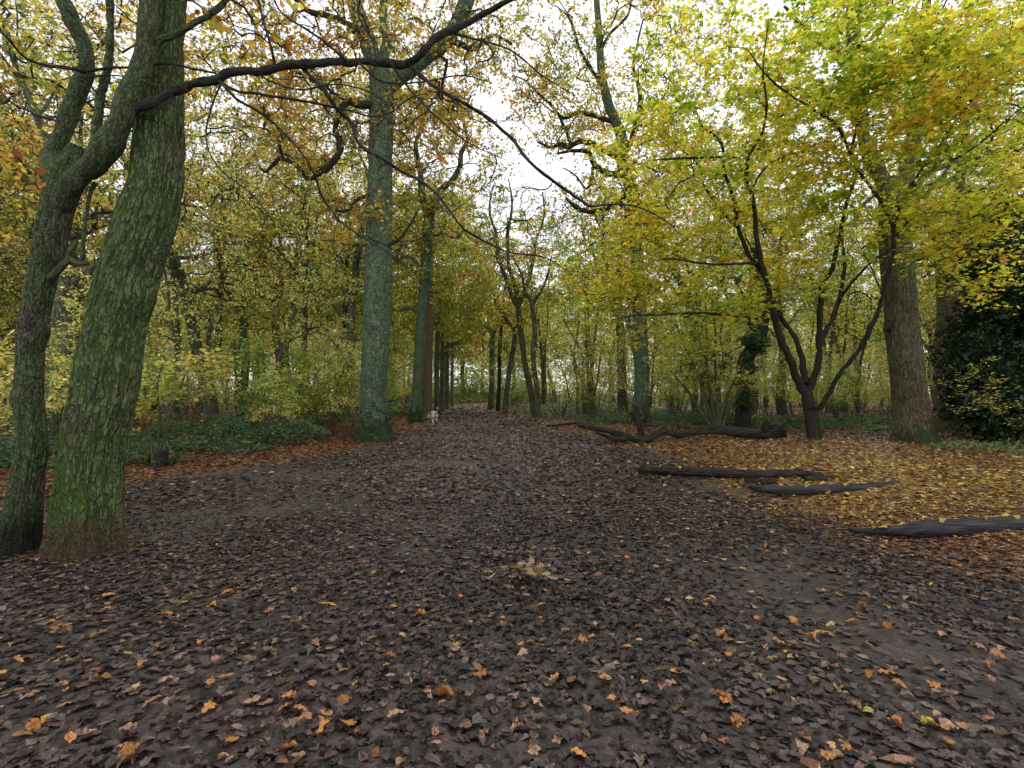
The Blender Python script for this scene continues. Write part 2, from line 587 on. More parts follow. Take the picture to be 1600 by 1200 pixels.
B_LOGW = bark_mat("weathered_grey_wood", (.008, .008, .009), (.048, .047, .048), alg=(.05, .055, .05), algamt=.3, moss=(.03, .04, .015),
                  mossamt=.0, scale=1.2, stretch=.1, bump=1.2, vor=False, rough=.5)


# ------------------------------------------------------------------ ground
def ground_material():
    m, nt, out = newmat("forest_floor")
    g = NG(nt)
    pos = g.n("ShaderNodeNewGeometry").outputs['Position']
    pa = g.n("ShaderNodeAttribute", attribute_name="col")
    sep = g.n("ShaderNodeSeparateColor"); g.link(pa.outputs['Color'], sep.inputs[0])
    mud, yel = sep.outputs[0], sep.outputs[1]
    nb = g.noise(pos, 1.3, 5, .6); nf = g.noise(pos, 45, 5, .65); nm = g.noise(pos, 9, 5, .6)
    vo = g.n("ShaderNodeTexVoronoi", feature='F1')
    wv = g.n("ShaderNodeVectorMath", operation='ADD'); g.link(pos, wv.inputs[0])
    g.link(g.scale(nm.outputs['Color'], (.12, .12, .12)), wv.inputs[1])
    g.link(wv.outputs[0], vo.inputs['Vector']); vo.inputs['Scale'].default_value = 16
    rnd = g.n("ShaderNodeSeparateColor"); g.link(vo.outputs['Color'], rnd.inputs[0])
    mudc = g.mix(g.ramp(nf.outputs['Fac'], .3, .7), (.012, .009, .008), (.040, .030, .027))
    mudc = g.mix(g.ramp(nb.outputs['Fac'], .4, .62), mudc, g.mix(1.0, mudc, (1.5, 1.42, 1.4), 'MULTIPLY'))
    lc = g.mix(rnd.outputs[0], (.035, .022, .016), (.20, .095, .045))
    lc = g.mix(g.ramp(rnd.outputs[1], .72, .8), lc, (.30, .15, .07))
    ly = g.mix(rnd.outputs[2], (.09, .05, .022), (.33, .20, .055))
    lc = g.mix(yel, lc, ly)
    far = g.mix(g.math('MULTIPLY', g.ramp(rnd.outputs[1], .4, .75), .6), mudc, g.mix(rnd.outputs[2], (.045, .032, .026), (.13, .085, .065)))
    c = g.mix(mud, lc, far)
    b = g.n("ShaderNodeBsdfPrincipled"); g.link(c, b.inputs['Base Color'])
    g.link(g.math('ADD', g.math('MULTIPLY', nm.outputs['Fac'], .7), .10), b.inputs['Roughness'])
    b.inputs['Specular IOR Level'].default_value = .38
    h = g.math('ADD', g.math('MULTIPLY', nf.outputs['Fac'], .5), g.math('MULTIPLY', vo.outputs['Distance'], .5))
    bp = g.n("ShaderNodeBump"); bp.inputs['Strength'].default_value = .8; bp.inputs['Distance'].default_value = .03
    g.link(h, bp.inputs['Height']); g.link(bp.outputs[0], b.inputs['Normal'])
    g.link(b.outputs[0], out.inputs[0])
    return m


def yellow_zone(X, Y):
    """how much of the litter is the yellow maple leaf (right of the path, under the maple)"""
    d = np.hypot((X - 8.0) / 6.0, (Y - 10.5) / 6.0)
    return np.clip(1.25 - d + (fbm(X * .5, Y * .5, seed=77) - .5) * .8, 0, 1)


def build_ground():
    ys = list(np.arange(-14, 1.2, .5))
    y = 1.2
    while y < 420:
        ys.append(y); y += max(.02, y * .0085)
    ys = np.array(ys)
    t = np.linspace(-1, 1, 301)
    xs = 260 * np.sinh(t * 6.2) / math.sinh(6.2)
    X, Y = np.meshgrid(xs, ys)
    Z = gh(X, Y) + gfine(X, Y)
    n, m = X.shape
    idx = np.arange(n * m).reshape(n, m)
    faces = np.stack([idx[:-1, :-1], idx[:-1, 1:], idx[1:, 1:], idx[1:, :-1]], -1).reshape(-1, 4)
    a = Acc()
    col = np.stack([on_path(X, Y), yellow_zone(X, Y), 0 * X], -1)
    a.add(np.stack([X, Y, Z], -1), faces, col=col.reshape(-1, 3))
    o = a.obj("ground", ground_material())
    tag(o, kind="structure")


build_ground()

# ------------------------------------------------------------------ fallen leaves lying everywhere
MUDL = [(.066, .046, .043), (.092, .065, .059), (.130, .094, .083), (.036, .024, .021), (.018, .013, .011), (.19, .13, .10), (.27, .16, .085)]
MUDW = [5, 5.5, 4, 3.6, 3.2, 1.8, .6]
RUST = [(.20, .075, .030), (.28, .12, .045), (.13, .05, .026), (.33, .17, .075), (.08, .04, .025), (.36, .22, .12)]
RUSTW = [3, 4, 4, 3, 3.4, 2.2]
YELL = [(.46, .32, .07), (.40, .24, .07), (.52, .38, .14), (.26, .14, .06), (.14, .075, .04), (.46, .33, .19)]
YELLW = [3, 4, 2.2, 3.6, 3, 2.8]


def litter_zone(name, y0, y1, dens, size, tms, label, halfw=1.12, flat=2.5):
    acc = Acc()
    area_pts = []
    # strips in depth, so each strip is only as wide as it can be seen, plus a margin for a step to the side
    y = y0
    while y < y1:
        dy = max(.25, y * .08)
        w = min(halfw * (y + dy) + 1.5, 45)
        n = int(dens(y + dy / 2) * 2 * w * dy)
        area_pts.append(np.stack([R.uniform(-w, w, n), R.uniform(y, y + dy, n)], 1))
        y += dy
    P = np.concatenate(area_pts)
    X, Y = P[:, 0], P[:, 1]
    onp = on_path(X, Y)
    # bare patches of mud, and denser drifts
    dn = fbm(X * .8, Y * .8, seed=50)
    keep = R.random(len(X)) < np.where(onp > .5, np.clip(.42 + 3.0 * (dn - .38) + .7 * np.exp(-((X - .1 - .06 * Y) / 1.6) ** 2), .12, 1), 1)
    X, Y, onp = X[keep], Y[keep], onp[keep]
    Z = gh(X, Y) + gfine(X, Y)
    M = len(X)
    yz = yellow_zone(X, Y)
    c = pick(MUDL, M, .25, MUDW)
    cr = pick(RUST, M, .22, RUSTW) * np.array([1.12, 1.2, 1.3])
    cy = pick(YELL, M, .2, YELLW) * np.array([1.4, 1.42, 1.2])
    wood = np.clip((np.maximum(path_l(Y) - X, X - path_r(Y)) - 2.5) / 3, 0, .6)
    cr = cr * (1 - wood[:, None] * .45)
    offp = R.random(M) > onp * .97
    isy = offp & (R.random(M) < yz * .9)
    stray = (~offp) & (R.random(M) < .02 + .10 * np.clip(yz, 0, .6))
    churn = np.exp(-((X - .1 - .06 * Y) / 1.3) ** 2) * np.clip((11 - Y) / 5, 0, 1) * (fbm(X * 1.7, Y * 1.7, seed=51) > .42)
    c = c * (1 - .55 * churn)[:, None] * (.9 + .6 * fbm(X * .7, Y * .7, seed=52))[:, None]
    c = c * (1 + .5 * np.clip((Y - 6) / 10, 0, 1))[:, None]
    c[offp] = cr[offp]; c[isy] = cy[isy]
    c[stray] = pick([(.55, .33, .10), (.50, .26, .10), (.45, .30, .19)], int(stray.sum()), .2)
    lift = R.uniform(.003, .02, M)
    pts = np.stack([X, Y, Z + lift], 1)
    sz = R.uniform(.65, 1.2, M) * size(Y)
    grp = R.integers(0, len(tms), M)
    for i, tm in enumerate(tms):
        k = grp == i
        scatter_leaves(acc, pts[k], sz[k], flat, tm, c[k], spread=.42, curl=(-.6, 2.6))
    o = acc.obj(name, M_WET if 'dark' in name else M_LITTER)
    tag(o, label, "leaves", kind="stuff")
    return o


def tmpl_litter(seed, curl):
    r_ = np.random.default_rng(seed)
    xs = np.array([0, .16, .36, .5, .68, .84, 1.0])
    w1 = np.array([.02, .13, .27, .17, .34, .2, .04]) * r_.uniform(.8, 1.2, 7); w2 = np.array([.02, .13, .25, .17, .32, .22, .04]) * r_.uniform(.8, 1.2, 7)
    z = -curl * (xs - .5) ** 2 + r_.normal(0, .012, 7)
    v = np.vstack([np.stack([xs + .03, w1, z + curl * .6 * w1 + r_.normal(0, .02, 7)], 1), np.stack([xs, 0 * xs, z], 1), np.stack([xs + .03, -w2, z + curl * .6 * w2 + r_.normal(0, .02, 7)], 1)])
    f = []
    for i in range(6): f += [[i, i + 7, i + 8, i + 1], [i + 7, i + 14, i + 15, i + 8]]
    return v, np.array(f)


oaks = [tmpl_litter(q, (.1, .3, .05, .5, .15, .2)[q]) for q in range(6)]
litter_zone("leaf_litter", 1.3, 7.5, lambda y: 520, lambda Y: .075 + 0 * Y, oaks + [tmpl_hex(), tmpl_star(), tmpl_hex()],
            "dark wet oak leaves trodden into the muddy path in the foreground", flat=4.5)
litter_zone("leaf_litter", 7.5, 20, lambda y: 190 - 5 * (y - 7.5), lambda Y: .095 + .001 * Y, [tmpl_hex(), tmpl_kite(), tmpl_star()],
            "brown and yellow fallen leaves over the path and its borders", flat=2.2)
litter_zone("leaf_litter", 20, 75, lambda y: max(7, 52 - 1.1 * (y - 20)), lambda Y: .115 + .0025 * Y, [tmpl_kite()],
            "rust brown leaf carpet of the far avenue and wood floor", flat=2.0)


def crumbs():
    acc = Acc(); P = []
    y = 1.3
    while y < 6.5:
        dy = .3; w = 1.1 * (y + dy) + .6
        n = int(520 * 2 * w * dy)
        P.append(np.stack([R.uniform(-w, w, n), R.uniform(y, y + dy, n)], 1)); y += dy
    P = np.concatenate(P); X, Y = P[:, 0], P[:, 1]
    k = (fbm(X * 1.3, Y * 1.3, seed=91) + .25 * np.exp(-((X - .1 - .06 * Y) / 1.6) ** 2) + R.normal(0, .08, len(X))) > .5
    X, Y = X[k], Y[k]; M = len(X)
    Z = gh(X, Y) + gfine(X, Y) + R.uniform(.0, .022, M)
    c = pick([(.02, .014, .012), (.045, .03, .025), (.08, .056, .046), (.13, .09, .065)], M, .3, [4, 3, 2, 1])
    scatter_leaves(acc, np.stack([X, Y, Z], 1), R.uniform(.015, .05, M), 1.2, tmpl_kite(), c, spread=.8)
    tag(acc.obj("leaf_fragments", M_LITTER), "broken leaf crumbs and bits churned into the mud of the near path", "leaves", kind="stuff")


crumbs()

# ------------------------------------------------------------------ tree growing
def colonise(nodes, ndir, seeds, k=5, bend=.25, jit=.06):
    """join every seed to the nearest wood already there; gives polylines (n,k+1,3) and their radii"""
    P = np.array(nodes, float)
    D = np.array(ndir, float)
    d0 = np.array([np.min(np.linalg.norm(P - s, axis=1)) for s in seeds])
    seeds = seeds[np.argsort(d0)]
    n0 = len(P); n = len(seeds)
    allP = np.zeros((n0 + n * k, 3)); allD = np.zeros_like(allP)
    allP[:n0], allD[:n0] = P, D
    par = np.full(n0 + n * k, -1)
    cnt = n0
    lines, starts = [], []
    for s in seeds:
        df = s - allP[:cnt]
        dist = np.linalg.norm(df, axis=1)
        cost = dist + .35 * np.clip(-df[:, 2], 0, None) + .25 * dist * (1 - (df * allD[:cnt]).sum(1) / (dist + 1e-6))
        j = int(np.argmin(cost))
        a, L = allP[j], dist[j]
        m1 = a + nrm(allD[j] + .6 * nrm(df[j])) * L * .4
        t = np.linspace(0, 1, k + 1)[:, None]
        line = (1 - t) ** 2 * a + 2 * t * (1 - t) * m1 + t ** 2 * s
        line[1:-1] += R.normal(0, jit * L / 2, (k - 1, 3))
        dd = nrm(np.diff(line, axis=0))
        allP[cnt:cnt + k] = line[1:]; allD[cnt:cnt + k] = dd
        par[cnt] = j
        for q in range(1, k): par[cnt + q] = cnt + q - 1
        lines.append(line); starts.append(cnt)
        cnt += k
    w = np.zeros(cnt)
    ends = np.array(starts) + k - 1
    w[ends] = 1
    for i in range(cnt - 1, n0 - 1, -1):
        if par[i] >= 0: w[par[i]] += w[i]
    lines = np.array(lines)
    starts = np.array(starts)
    wt = np.stack([w[starts + q] for q in range(k)], 1)
    wt = np.concatenate([wt[:, :1], wt], 1)
    return seeds, lines, wt, nrm(lines[:, -1] - lines[:, -2])


def sprays(seeds, dirs, per, length, k=2, amp=.25, level=.5, droop=0.0):
    """fine twigs fanning out from each seed"""
    n = len(seeds)
    S = np.repeat(seeds, per, 0); Dd = np.repeat(dirs, per, 0)
    rnd = R.normal(size=(n * per, 3)); rnd[:, 2] *= level
    d = nrm(.5 * Dd * np.array([1, 1, level]) + nrm(rnd))
    L = R.uniform(.45, 1.15, n * per) * length
    return wander(S - d * .05, d, L, k, amp, up=droop)


def leafpos(tw, per):
    N, k, _ = tw.shape
    t = R.uniform(.15, 1.0, (N, per)) * (k - 1.001)
    i = t.astype(int); f = (t - i)[..., None]
    ar = np.arange(N)[:, None]
    P = tw[ar, i] * (1 - f) + tw[ar, i + 1] * f
    return P.reshape(-1, 3)


def crown(rootobj, skel, seeds, pal, palw, twigmat, leafmat, leafsize=.1, perspray=5, perleaf=10, spl=.7, level=.5,
          tm=None, nbias=.8, r0=.006, rpow=.45, jit=.06, jitc=.22, droop=0.0, clump=.5, name='foliage', spread=.8, drop=0.0, fine=.004):
    """twigs + foliage for a set of seeds hung on the skeleton polylines skel = [(pts(n,3), r(n))]"""
    nodes = np.concatenate([p for p, r in skel]); nd = np.concatenate([nrm(np.gradient(p, axis=0)) for p, r in skel])
    seeds, lines, wt, dirs = colonise(nodes, nd, seeds, jit=jit)
    acc = Acc()
    tubes(acc, lines, r0 * wt ** rpow, 4)
    tw = sprays(seeds, dirs, perspray, spl, level=level, droop=droop)
    tubes(acc, tw, np.linspace(fine, fine * .4, tw.shape[1])[None] * np.ones((len(tw), 1)), 3)
    part(acc, "twigs", twigmat, rootobj, kind="stuff")
    if perleaf > 0:
        P = leafpos(tw, perleaf)
        P += R.normal(0, .04, P.shape)
        M = len(P)
        sc = (fbm(P[:, 0] * clump, P[:, 1] * clump, P[:, 2] * clump, 3, seed=int(R.integers(1000))) - .5)
        # neighbouring leaves turn together: colour picked along a smooth noise
        pal = np.array(pal); cw = np.cumsum(np.array(palw, float)); cw /= cw[-1]
        u = np.clip(.5 + sc * 1.5 + R.normal(0, .25, M), 0, .9999)
        c = pal[np.searchsorted(cw, u)]
        c = np.clip(c * (1 + R.normal(0, jitc, (M, 1))) * (1 + R.normal(0, .07, (M, 3))), .005, .9)
        if drop: 
            kk = R.random(M) > drop; P, c = P[kk], c[kk]; M = len(P)
        a2 = Acc()
        scatter_leaves(a2, P, R.uniform(.6, 1.2, M) * leafsize, nbias, tm or tmpl_kite(), c, spread=spread)
        part(a2, name, leafmat, rootobj, smooth=False, kind="stuff")


def ell(cx, cy, cz, rx, ry, rz, n, shell=.25):
    d = nrm(R.normal(size=(n, 3)))
    r = R.uniform(shell, 1, n) ** (1 / 2.2)
    return np.array([cx, cy, cz]) + d * r[:, None] * np.array([rx, ry, rz])


def pell(px, py, Y, r, n, rz=None, ry=None):
    c = at(px, py, Y)
    return ell(c[0], c[1], c[2], r, ry or r, rz or r * .8, n)


def thin(S, gate=.45, sc=.5, seed=0):
    f = fbm(S[:, 0] * sc, S[:, 1] * sc, S[:, 2] * sc, 3, seed)
    return S[f > gate]


def stem(P, Y, n=8, under=.35, taperlast=None):
    """control rows (px,py,w[,Y]) -> smooth world polyline and radii; the first row stands on the ground when under>0"""
    rows = []
    for q in P:
        px, py, w = q[:3]
        y = q[3] if len(q) > 3 else Y
        rows.append([*at(px, py, y), wr(w, px, y)])
    S = spline(rows, n)
    S[:, 3] = np.maximum(S[:, 3], .002)
    if under > 0:
        b = S[0].copy(); b[2] = float(gh(b[0], b[1])) - under; b[3] *= 1.06
        g0 = S[0].copy(); g0[2] = min(S[0, 2], float(gh(b[0], b[1])) + .02)
        S = np.vstack([b, g0, S[1:]]) if g0[2] < S[1, 2] else np.vstack([b, S])
    return S[:, :3], S[:, 3]


def resample(pts, rad, step):
    seg = np.linalg.norm(np.diff(pts, axis=0), axis=1)
    L = np.concatenate([[0], np.cumsum(seg)])
    n = max(4, int(L[-1] / step))
    t = np.linspace(0, L[-1], n)
    return np.stack([np.interp(t, L, pts[:, i]) for i in range(3)], 1), np.interp(t, L, rad)


def big_trunk(acc, pts, rad, sides, step, flare=.35, flare_h=.5, ridge=.03, lump=.06, lobes=5, seed=0, zg=0.0, ridge_n=26, burls=()):
    """one trunk with root flare, lumps and bark ridges as real relief"""
    pts, rad = resample(pts, rad, step)
    k = len(pts)
    T = nrm(np.gradient(pts, axis=0))
    U = np.empty_like(pts); cur = nrm(np.cross(T[0], np.array([0, 1., .1])))
    for i in range(k):
        cur = nrm(cur - (cur @ T[i]) * T[i]); U[i] = cur
    W = np.cross(T, U)
    L = np.concatenate([[0], np.cumsum(np.linalg.norm(np.diff(pts, axis=0), axis=1))])
    th = np.arange(sides) / sides * 2 * pi
    c, s = np.cos(th)[None], np.sin(th)[None]
    Lg = L[:, None] + 0 * c
    cc, ss = c + 0 * Lg, s + 0 * Lg
    ht = np.clip((pts[:, 2] - zg), 0, None)[:, None]
    fl = np.exp(-ht / flare_h)
    lob = .5 + .5 * np.cos(lobes * th + seed)[None] * .6 + .4 * np.cos((lobes - 2) * th + 1.3 * seed)[None] * .5
    rr = rad[:, None] * (1 + flare * fl * lob)
    rr = rr * (1 + lump * 2 * (fbm(cc * 1.2 + 9, ss * 1.2, Lg * .9, 3, seed) - .5))
    wx = (fbm(cc * 3, ss * 3, Lg * 1.5, 3, seed + 5) - .5) * .5
    q = ridge_n / 6.28
    rn = vnoise((cc + wx * .3) * q, (ss + wx * .3) * q, Lg * 2.3 + 3 * wx, seed + 11)
    rd = np.abs(2 * rn - 1)
    rn2 = vnoise(cc * q * 2.3, ss * q * 2.3, Lg * 7, seed + 12)
    rr = rr + ridge * (np.clip(rd * 1.8, 0, 1) - .6) + ridge * .4 * (rn2 - .5)
    for (bl, bt, br, bh) in burls:
        dth = (th[None] - bt + pi) % (2 * pi) - pi
        rr = rr + bh * np.exp(-((Lg - bl) / br) ** 2 - (dth * rad.mean() / br) ** 2)
    V = pts[:, None, :] + rr[..., None] * (cc[..., None] * U[:, None, :] + ss[..., None] * W[:, None, :])
    bc = np.stack([rad[:, None] * cc, rad[:, None] * ss, Lg], -1) + seed * 3.7
    idx = np.arange(k * sides).reshape(k, sides)
    a, b = idx[:-1], np.roll(idx, -1, 1)[:-1]; d, e = idx[1:], np.roll(idx, -1, 1)[1:]
    acc.add(V, np.stack([a, b, e, d], -1).reshape(-1, 4), bc=bc)
    return pts, rad


def limb(rt, name, mat, rows, Y, n=8, sides=10, gnarl=.12, label=None):
    P, r = stem(rows, Y, n, under=0)
    o_ = R.uniform(0, 50)
    Ls = np.concatenate([[0], np.cumsum(np.linalg.norm(np.diff(P, axis=0), axis=1))])
    fr = 1 / (3.5 * max(.012, float(r.mean())))
    amp = np.clip(r, .006, .09)[:, None] * 1.0
    w_ = np.stack([fbm(Ls * fr + o_ + 9 * q, 0 * Ls + 3 * q, o=3, seed=5) - .5 for q in range(3)], 1)
    fade = np.clip(np.arange(len(P)) / 3, 0, 1)[:, None]
    P = P + w_ * amp * fade
    r = r * (1 + .5 * (fbm(Ls * fr * 1.3 + o_, 0 * Ls + 40, o=2, seed=6) - .5))
    a = Acc()
    tubes(a, P[None], r[None], sides, gnarl=gnarl)
    part(a, name, mat, rt, label=label)
    return P, r


# palettes (albedos; the leaves also let light through)
P_OAK = [(.14, .20, .05), (.24, .28, .06), (.42, .38, .08), (.50, .37, .08), (.44, .23, .05), (.30, .13, .04)]
P_YG = [(.13, .24, .03), (.25, .35, .035), (.42, .46, .045), (.56, .52, .06), (.58, .44, .07), (.45, .24, .05)]
P_PALE = [(.18, .25, .08), (.30, .36, .11), (.45, .45, .15), (.56, .50, .22), (.46, .32, .12)]
P_GREEN = [(.04, .08, .025), (.06, .11, .035), (.10, .15, .04), (.2, .22, .06)]

# ================================================================== the two trees on the left, close by
# leaning, curved mossy oak
YA = 5.3
A_rows = [(134, 862, 122), (140, 775, 112), (148, 692, 108), (165, 608, 108), (178, 525, 102), (199, 442, 102), (212, 398, 104),
          (230, 340, 98), (244, 281, 86), (250, 187, 76), (252, 94, 74), (256, 0, 76), (262, -120, 72), (250, -300, 66), (262, -520, 56), (250, -700, 40)]
PA, rA = stem(A_rows, YA, 10)
zgA = float(gh(PA[0, 0], PA[0, 1]))
tA = root("oak_tree", (PA[0, 0], PA[0, 1], zgA), "thick leaning mossy trunk with a curve at mid height, left foreground", "tree")
a = Acc()
_, _ = big_trunk(a, PA, rA, 210, .026, flare=.20, flare_h=.22, ridge=.026, lump=.09, seed=2, zg=zgA, ridge_n=44,
                 burls=((3.0, 2.6, .16, .05), (1.9, 2.9, .12, .03)))
part(a, "trunk", B_A, tA)
skA = [(PA[30:], rA[30:])]
skA.append(limb(tA, "branch", B_B, [(246, 66, 14), (275, 52, 12), (310, 34, 11), (352, 2, 10), (400, -60, 7)], YA - .35, 8))
skA.append(limb(tA, "branch", B_B, [(256, -300, 20), (330, -360, 15), (450, -420, 10)], YA, 8))
S = np.vstack([pell(300, -260, 5.0, 1.6, 40), pell(180, -300, 5.6, 2.0, 40), pell(360, 20, 5.4, .7, 10)])
crown(tA, skA, S, P_OAK, [1, 1, 2, 3, 3, 2], B_T, M_LEAF, leafsize=.10, perspray=5, perleaf=5, spl=.6, tm=tmpl_hex())

# forked dark tree with the long bare branch
YB = 5.25
B_rows = [(22, 872, 76), (34, 800, 64), (42, 740, 56), (49, 692, 52), (46, 608, 47), (50, 525, 49), (64, 442, 50), (74, 400, 53), (88, 337, 57), (100, 296, 60), (112, 262, 50), (124, 230, 34)]
PB, rB = stem(B_rows, YB, 10)
zgB = float(gh(PB[0, 0], PB[0, 1]))
tB = root("forked_tree", (PB[0, 0], PB[0, 1], zgB), "dark forked tree at the left edge with a long bare branch", "tree")
a = Acc()
big_trunk(a, PB, rB, 150, .03, flare=.25, flare_h=.2, ridge=.018, lump=.16, seed=5, zg=zgB, ridge_n=30, burls=((1.9, .5, .12, .04), (2.6, 3.6, .1, .035)))
part(a, "trunk", B_B, tB)
skB = [(PB[20:], rB[20:])]
skB.append(limb(tB, "limb", B_B, [(94, 318, 34, YB), (88, 285, 38, YB), (84, 250, 38), (92, 222, 37), (110, 180, 35), (128, 130, 33), (134, 100, 30), (124, 62, 30), (109, 22, 32), (97, -10, 28), (80, -110, 22), (90, -260, 12)], YB + .15, 8, 20))
skB.append(limb(tB, "limb", B_B, [(88, 345, 34, YB + .02), (100, 312, 42, YB - .06), (126, 278, 44, YB - .15), (152, 250, 45, YB - .24), (176, 214, 44), (190, 185, 40), (200, 150, 36), (216, 105, 33), (226, 70, 32), (234, 20, 32), (240, -60, 28), (225, -180, 20), (240, -300, 10)], YB - .3, 8, 20))
skB.append(limb(tB, "limb", B_B, [(138, 275, 16, YB - .15), (146, 250, 18, YB - .15), (147, 214, 17), (157, 161, 17), (166, 120, 15), (171, 60, 15), (172, -5, 14), (182, -120, 9)], YB - .1, 8, 12))
Yb = YB - .25
main = [(168, 222, 14, Yb - .02), (178, 203, 19, Yb - .03), (188, 187, 18, Yb), (225, 167, 17, Yb - .05), (270, 144, 16, Yb), (306, 130, 16, Yb), (338, 125, 16, Yb), (362, 112, 15, Yb), (400, 111, 14, Yb), (456, 101, 14, Yb), (512, 99, 13, Yb),
        (569, 97, 13, Yb + .1), (632, 99, 13, Yb + .15), (662, 81, 11, Yb), (685, 56, 11, Yb), (726, 39, 10, Yb), (756, 22, 9, Yb), (800, -2, 8, Yb - .1), (860, -30, 6, Yb - .1), (930, -60, 4, Yb - .1)]
skB.append(limb(tB, "long_branch", B_L, main, Yb, 8, 12, label="long dark branch reaching right across the top of the view"))
subs = [
    [(636, 101, 8), (644, 107, 7), (677, 135, 6.5), (722, 159, 6), (756, 180, 6), (800, 217, 5.5), (822, 247, 5.5), (856, 277, 5), (905, 311, 5), (924, 322, 4), (961, 319, 3), (999, 324, 2.5), (1040, 345, 2), (1066, 368, 1.2)],
    [(468, 101, 9), (478, 111, 8), (505, 139, 7.5), (524, 169, 7), (548, 191, 7), (561, 225, 6), (595, 247, 5.5), (632, 270, 5), (662, 285, 5), (692, 315, 4.5), (719, 352, 4), (737, 366, 4), (775, 386, 3), (800, 395, 2.5), (850, 402, 2), (890, 425, 1.4)],
    [(340, 126, 6), (370, 142, 5), (400, 146, 5), (449, 154, 4.5), (509, 165, 4), (542, 172, 3.5), (580, 182, 3.2), (610, 176, 3), (640, 154, 2), (670, 145, 1.2)],
    [(342, 126, 6), (370, 155, 5), (400, 172, 4.5), (430, 195, 4), (464, 229, 4), (490, 270, 3.6), (503, 307, 3.4), (527, 341, 3), (561, 367, 2.6), (610, 397, 2), (640, 420, 1.2)],
    [(130, 112, 9), (112, 107, 7), (67, 101, 6), (34, 86, 5), (0, 49, 5), (-60, 20, 3)],
    [(131, 112, 7), (169, 107, 5), (210, 105, 5), (262, 100, 5), (300, 107, 4.5), (338, 114, 4)],
    [(130, 122, 4), (180, 118, 3), (225, 128, 3), (262, 135, 2.5), (300, 128, 1.5)],
    [(135, 125, 4), (160, 155, 3.5), (190, 178, 3), (225, 185, 2.6), (260, 200, 2.2), (292, 212, 1.2)],
    [(700, 50, 5), (745, 62, 3.6), (800, 80, 3), (850, 120, 2.2), (900, 150, 1.2)],
    [(545, 98, 5), (500, 60, 4), (440, 20, 3.5), (420, -20, 3), (380, -60, 2)],
    [(430, 104, 5), (420, 60, 5), (408, 20, 4.4), (402, -20, 4), (410, -80, 2)],
    [(590, 97, 4), (580, 60, 3.6), (560, 20, 3.2), (572, -30, 2)],
    [(350, 118, 4), (330, 170, 3.2), (322, 215, 3), (340, 260, 2.4), (395, 305, 2), (430, 350, 1.4)],
    [(610, 99, 4.2), (640, 140, 3.2), (690, 190, 2.6), (735, 225, 2), (790, 250, 1.2)],
    [(395, 110, 4), (425, 128, 3.4), (470, 140, 3), (530, 132, 2.4), (590, 150, 2), (650, 200, 1.4)],
    [(560, 98, 3.6), (600, 128, 3), (660, 128, 2.4), (720, 118, 2), (770, 130, 1.2)],
]
for q, s_ in enumerate(subs):
    dY = 0 if q < 4 else (.25 if q % 2 else -.3)
    rows = [(x, y, w, Yb + dY * i / len(s_) + .12 * sin(i * 1.7 + q)) for i, (x, y, w) in enumerate(s_)]
    rows[0] = (*s_[0], Yb + (.1 if s_[0][0] > 600 else 0))
    skB.append(limb(tB, "branch", B_L, rows, Yb, 6, 6, gnarl=.08))
a = Acc()
P1, r1 = stem([(78, 436, 16), (95, 418, 14), (108, 407, 13), (122, 412, 11), (137, 411, 8)], YB - .1, 6, under=0); tubes(a, P1[None], r1[None], 10, gnarl=.3, cap=True)
P1, r1 = stem([(124, 412, 10), (129, 400, 8), (130, 370, 7), (136, 330, 7), (142, 300, 7), (150, 285, 9)], YB - .05, 6, under=0); tubes(a, P1[None], r1[None], 8, gnarl=.2)
part(a, "broken_stub", B_B, tB)
SB = np.vstack([pell(200, 60, 5.2, .9, 26), pell(60, 120, 5.4, .7, 18), pell(420, 60, 5.2, .8, 20), pell(560, 130, 5.3, .8, 24), pell(480, 230, 5.1, .7, 18),
                pell(640, 180, 5.2, .8, 22), pell(760, 130, 5.2, .7, 16), pell(690, 300, 5.2, .6, 14), pell(330, 200, 5.2, .5, 10), pell(880, 330, 5.2, .5, 10),
                pell(570, 340, 5.2, .5, 8), pell(660, 30, 5.4, .8, 16), pell(150, -160, 5.3, 1.5, 40)])
SB = np.vstack([SB, SB + R.normal(0, .25, SB.shape)])
crown(tB, skB, SB, [(.22, .07, .03), (.30, .15, .08)], [2, 1], B_L, M_LEAF, perspray=3, perleaf=0, spl=.6, level=.7, r0=.0028, rpow=.45, jit=.09, fine=.0022)
# a few withered leaves still hanging on it
hl = [q for q in [(48, 262, 5.0), (60, 275, 5.0), (72, 290, 5.0), (38, 250, 5.0), (66, 262, 5.1), (681, 238, 5.1), (694, 240, 5.1), (688, 246, 5.0), (800, 235, 5.1), (726, 360, 5.1), (1060, 370, 5.2), (415, 205, 5.1), (410, 215, 5.0), (400, 245, 5.1)] if q[0] < 100 or 670 < q[0] < 700]
a = Acc()
for (x, y, d_) in hl:
    scatter_leaves(a, at(x, y, d_)[None], np.array([.12]), .2, fine_oak(int(x)), pick([(.30, .10, .05), (.42, .27, .2), (.2, .07, .03)], 1), spread=1)
part(a, "withered_leaves", M_LEAF, tB, kind="stuff")

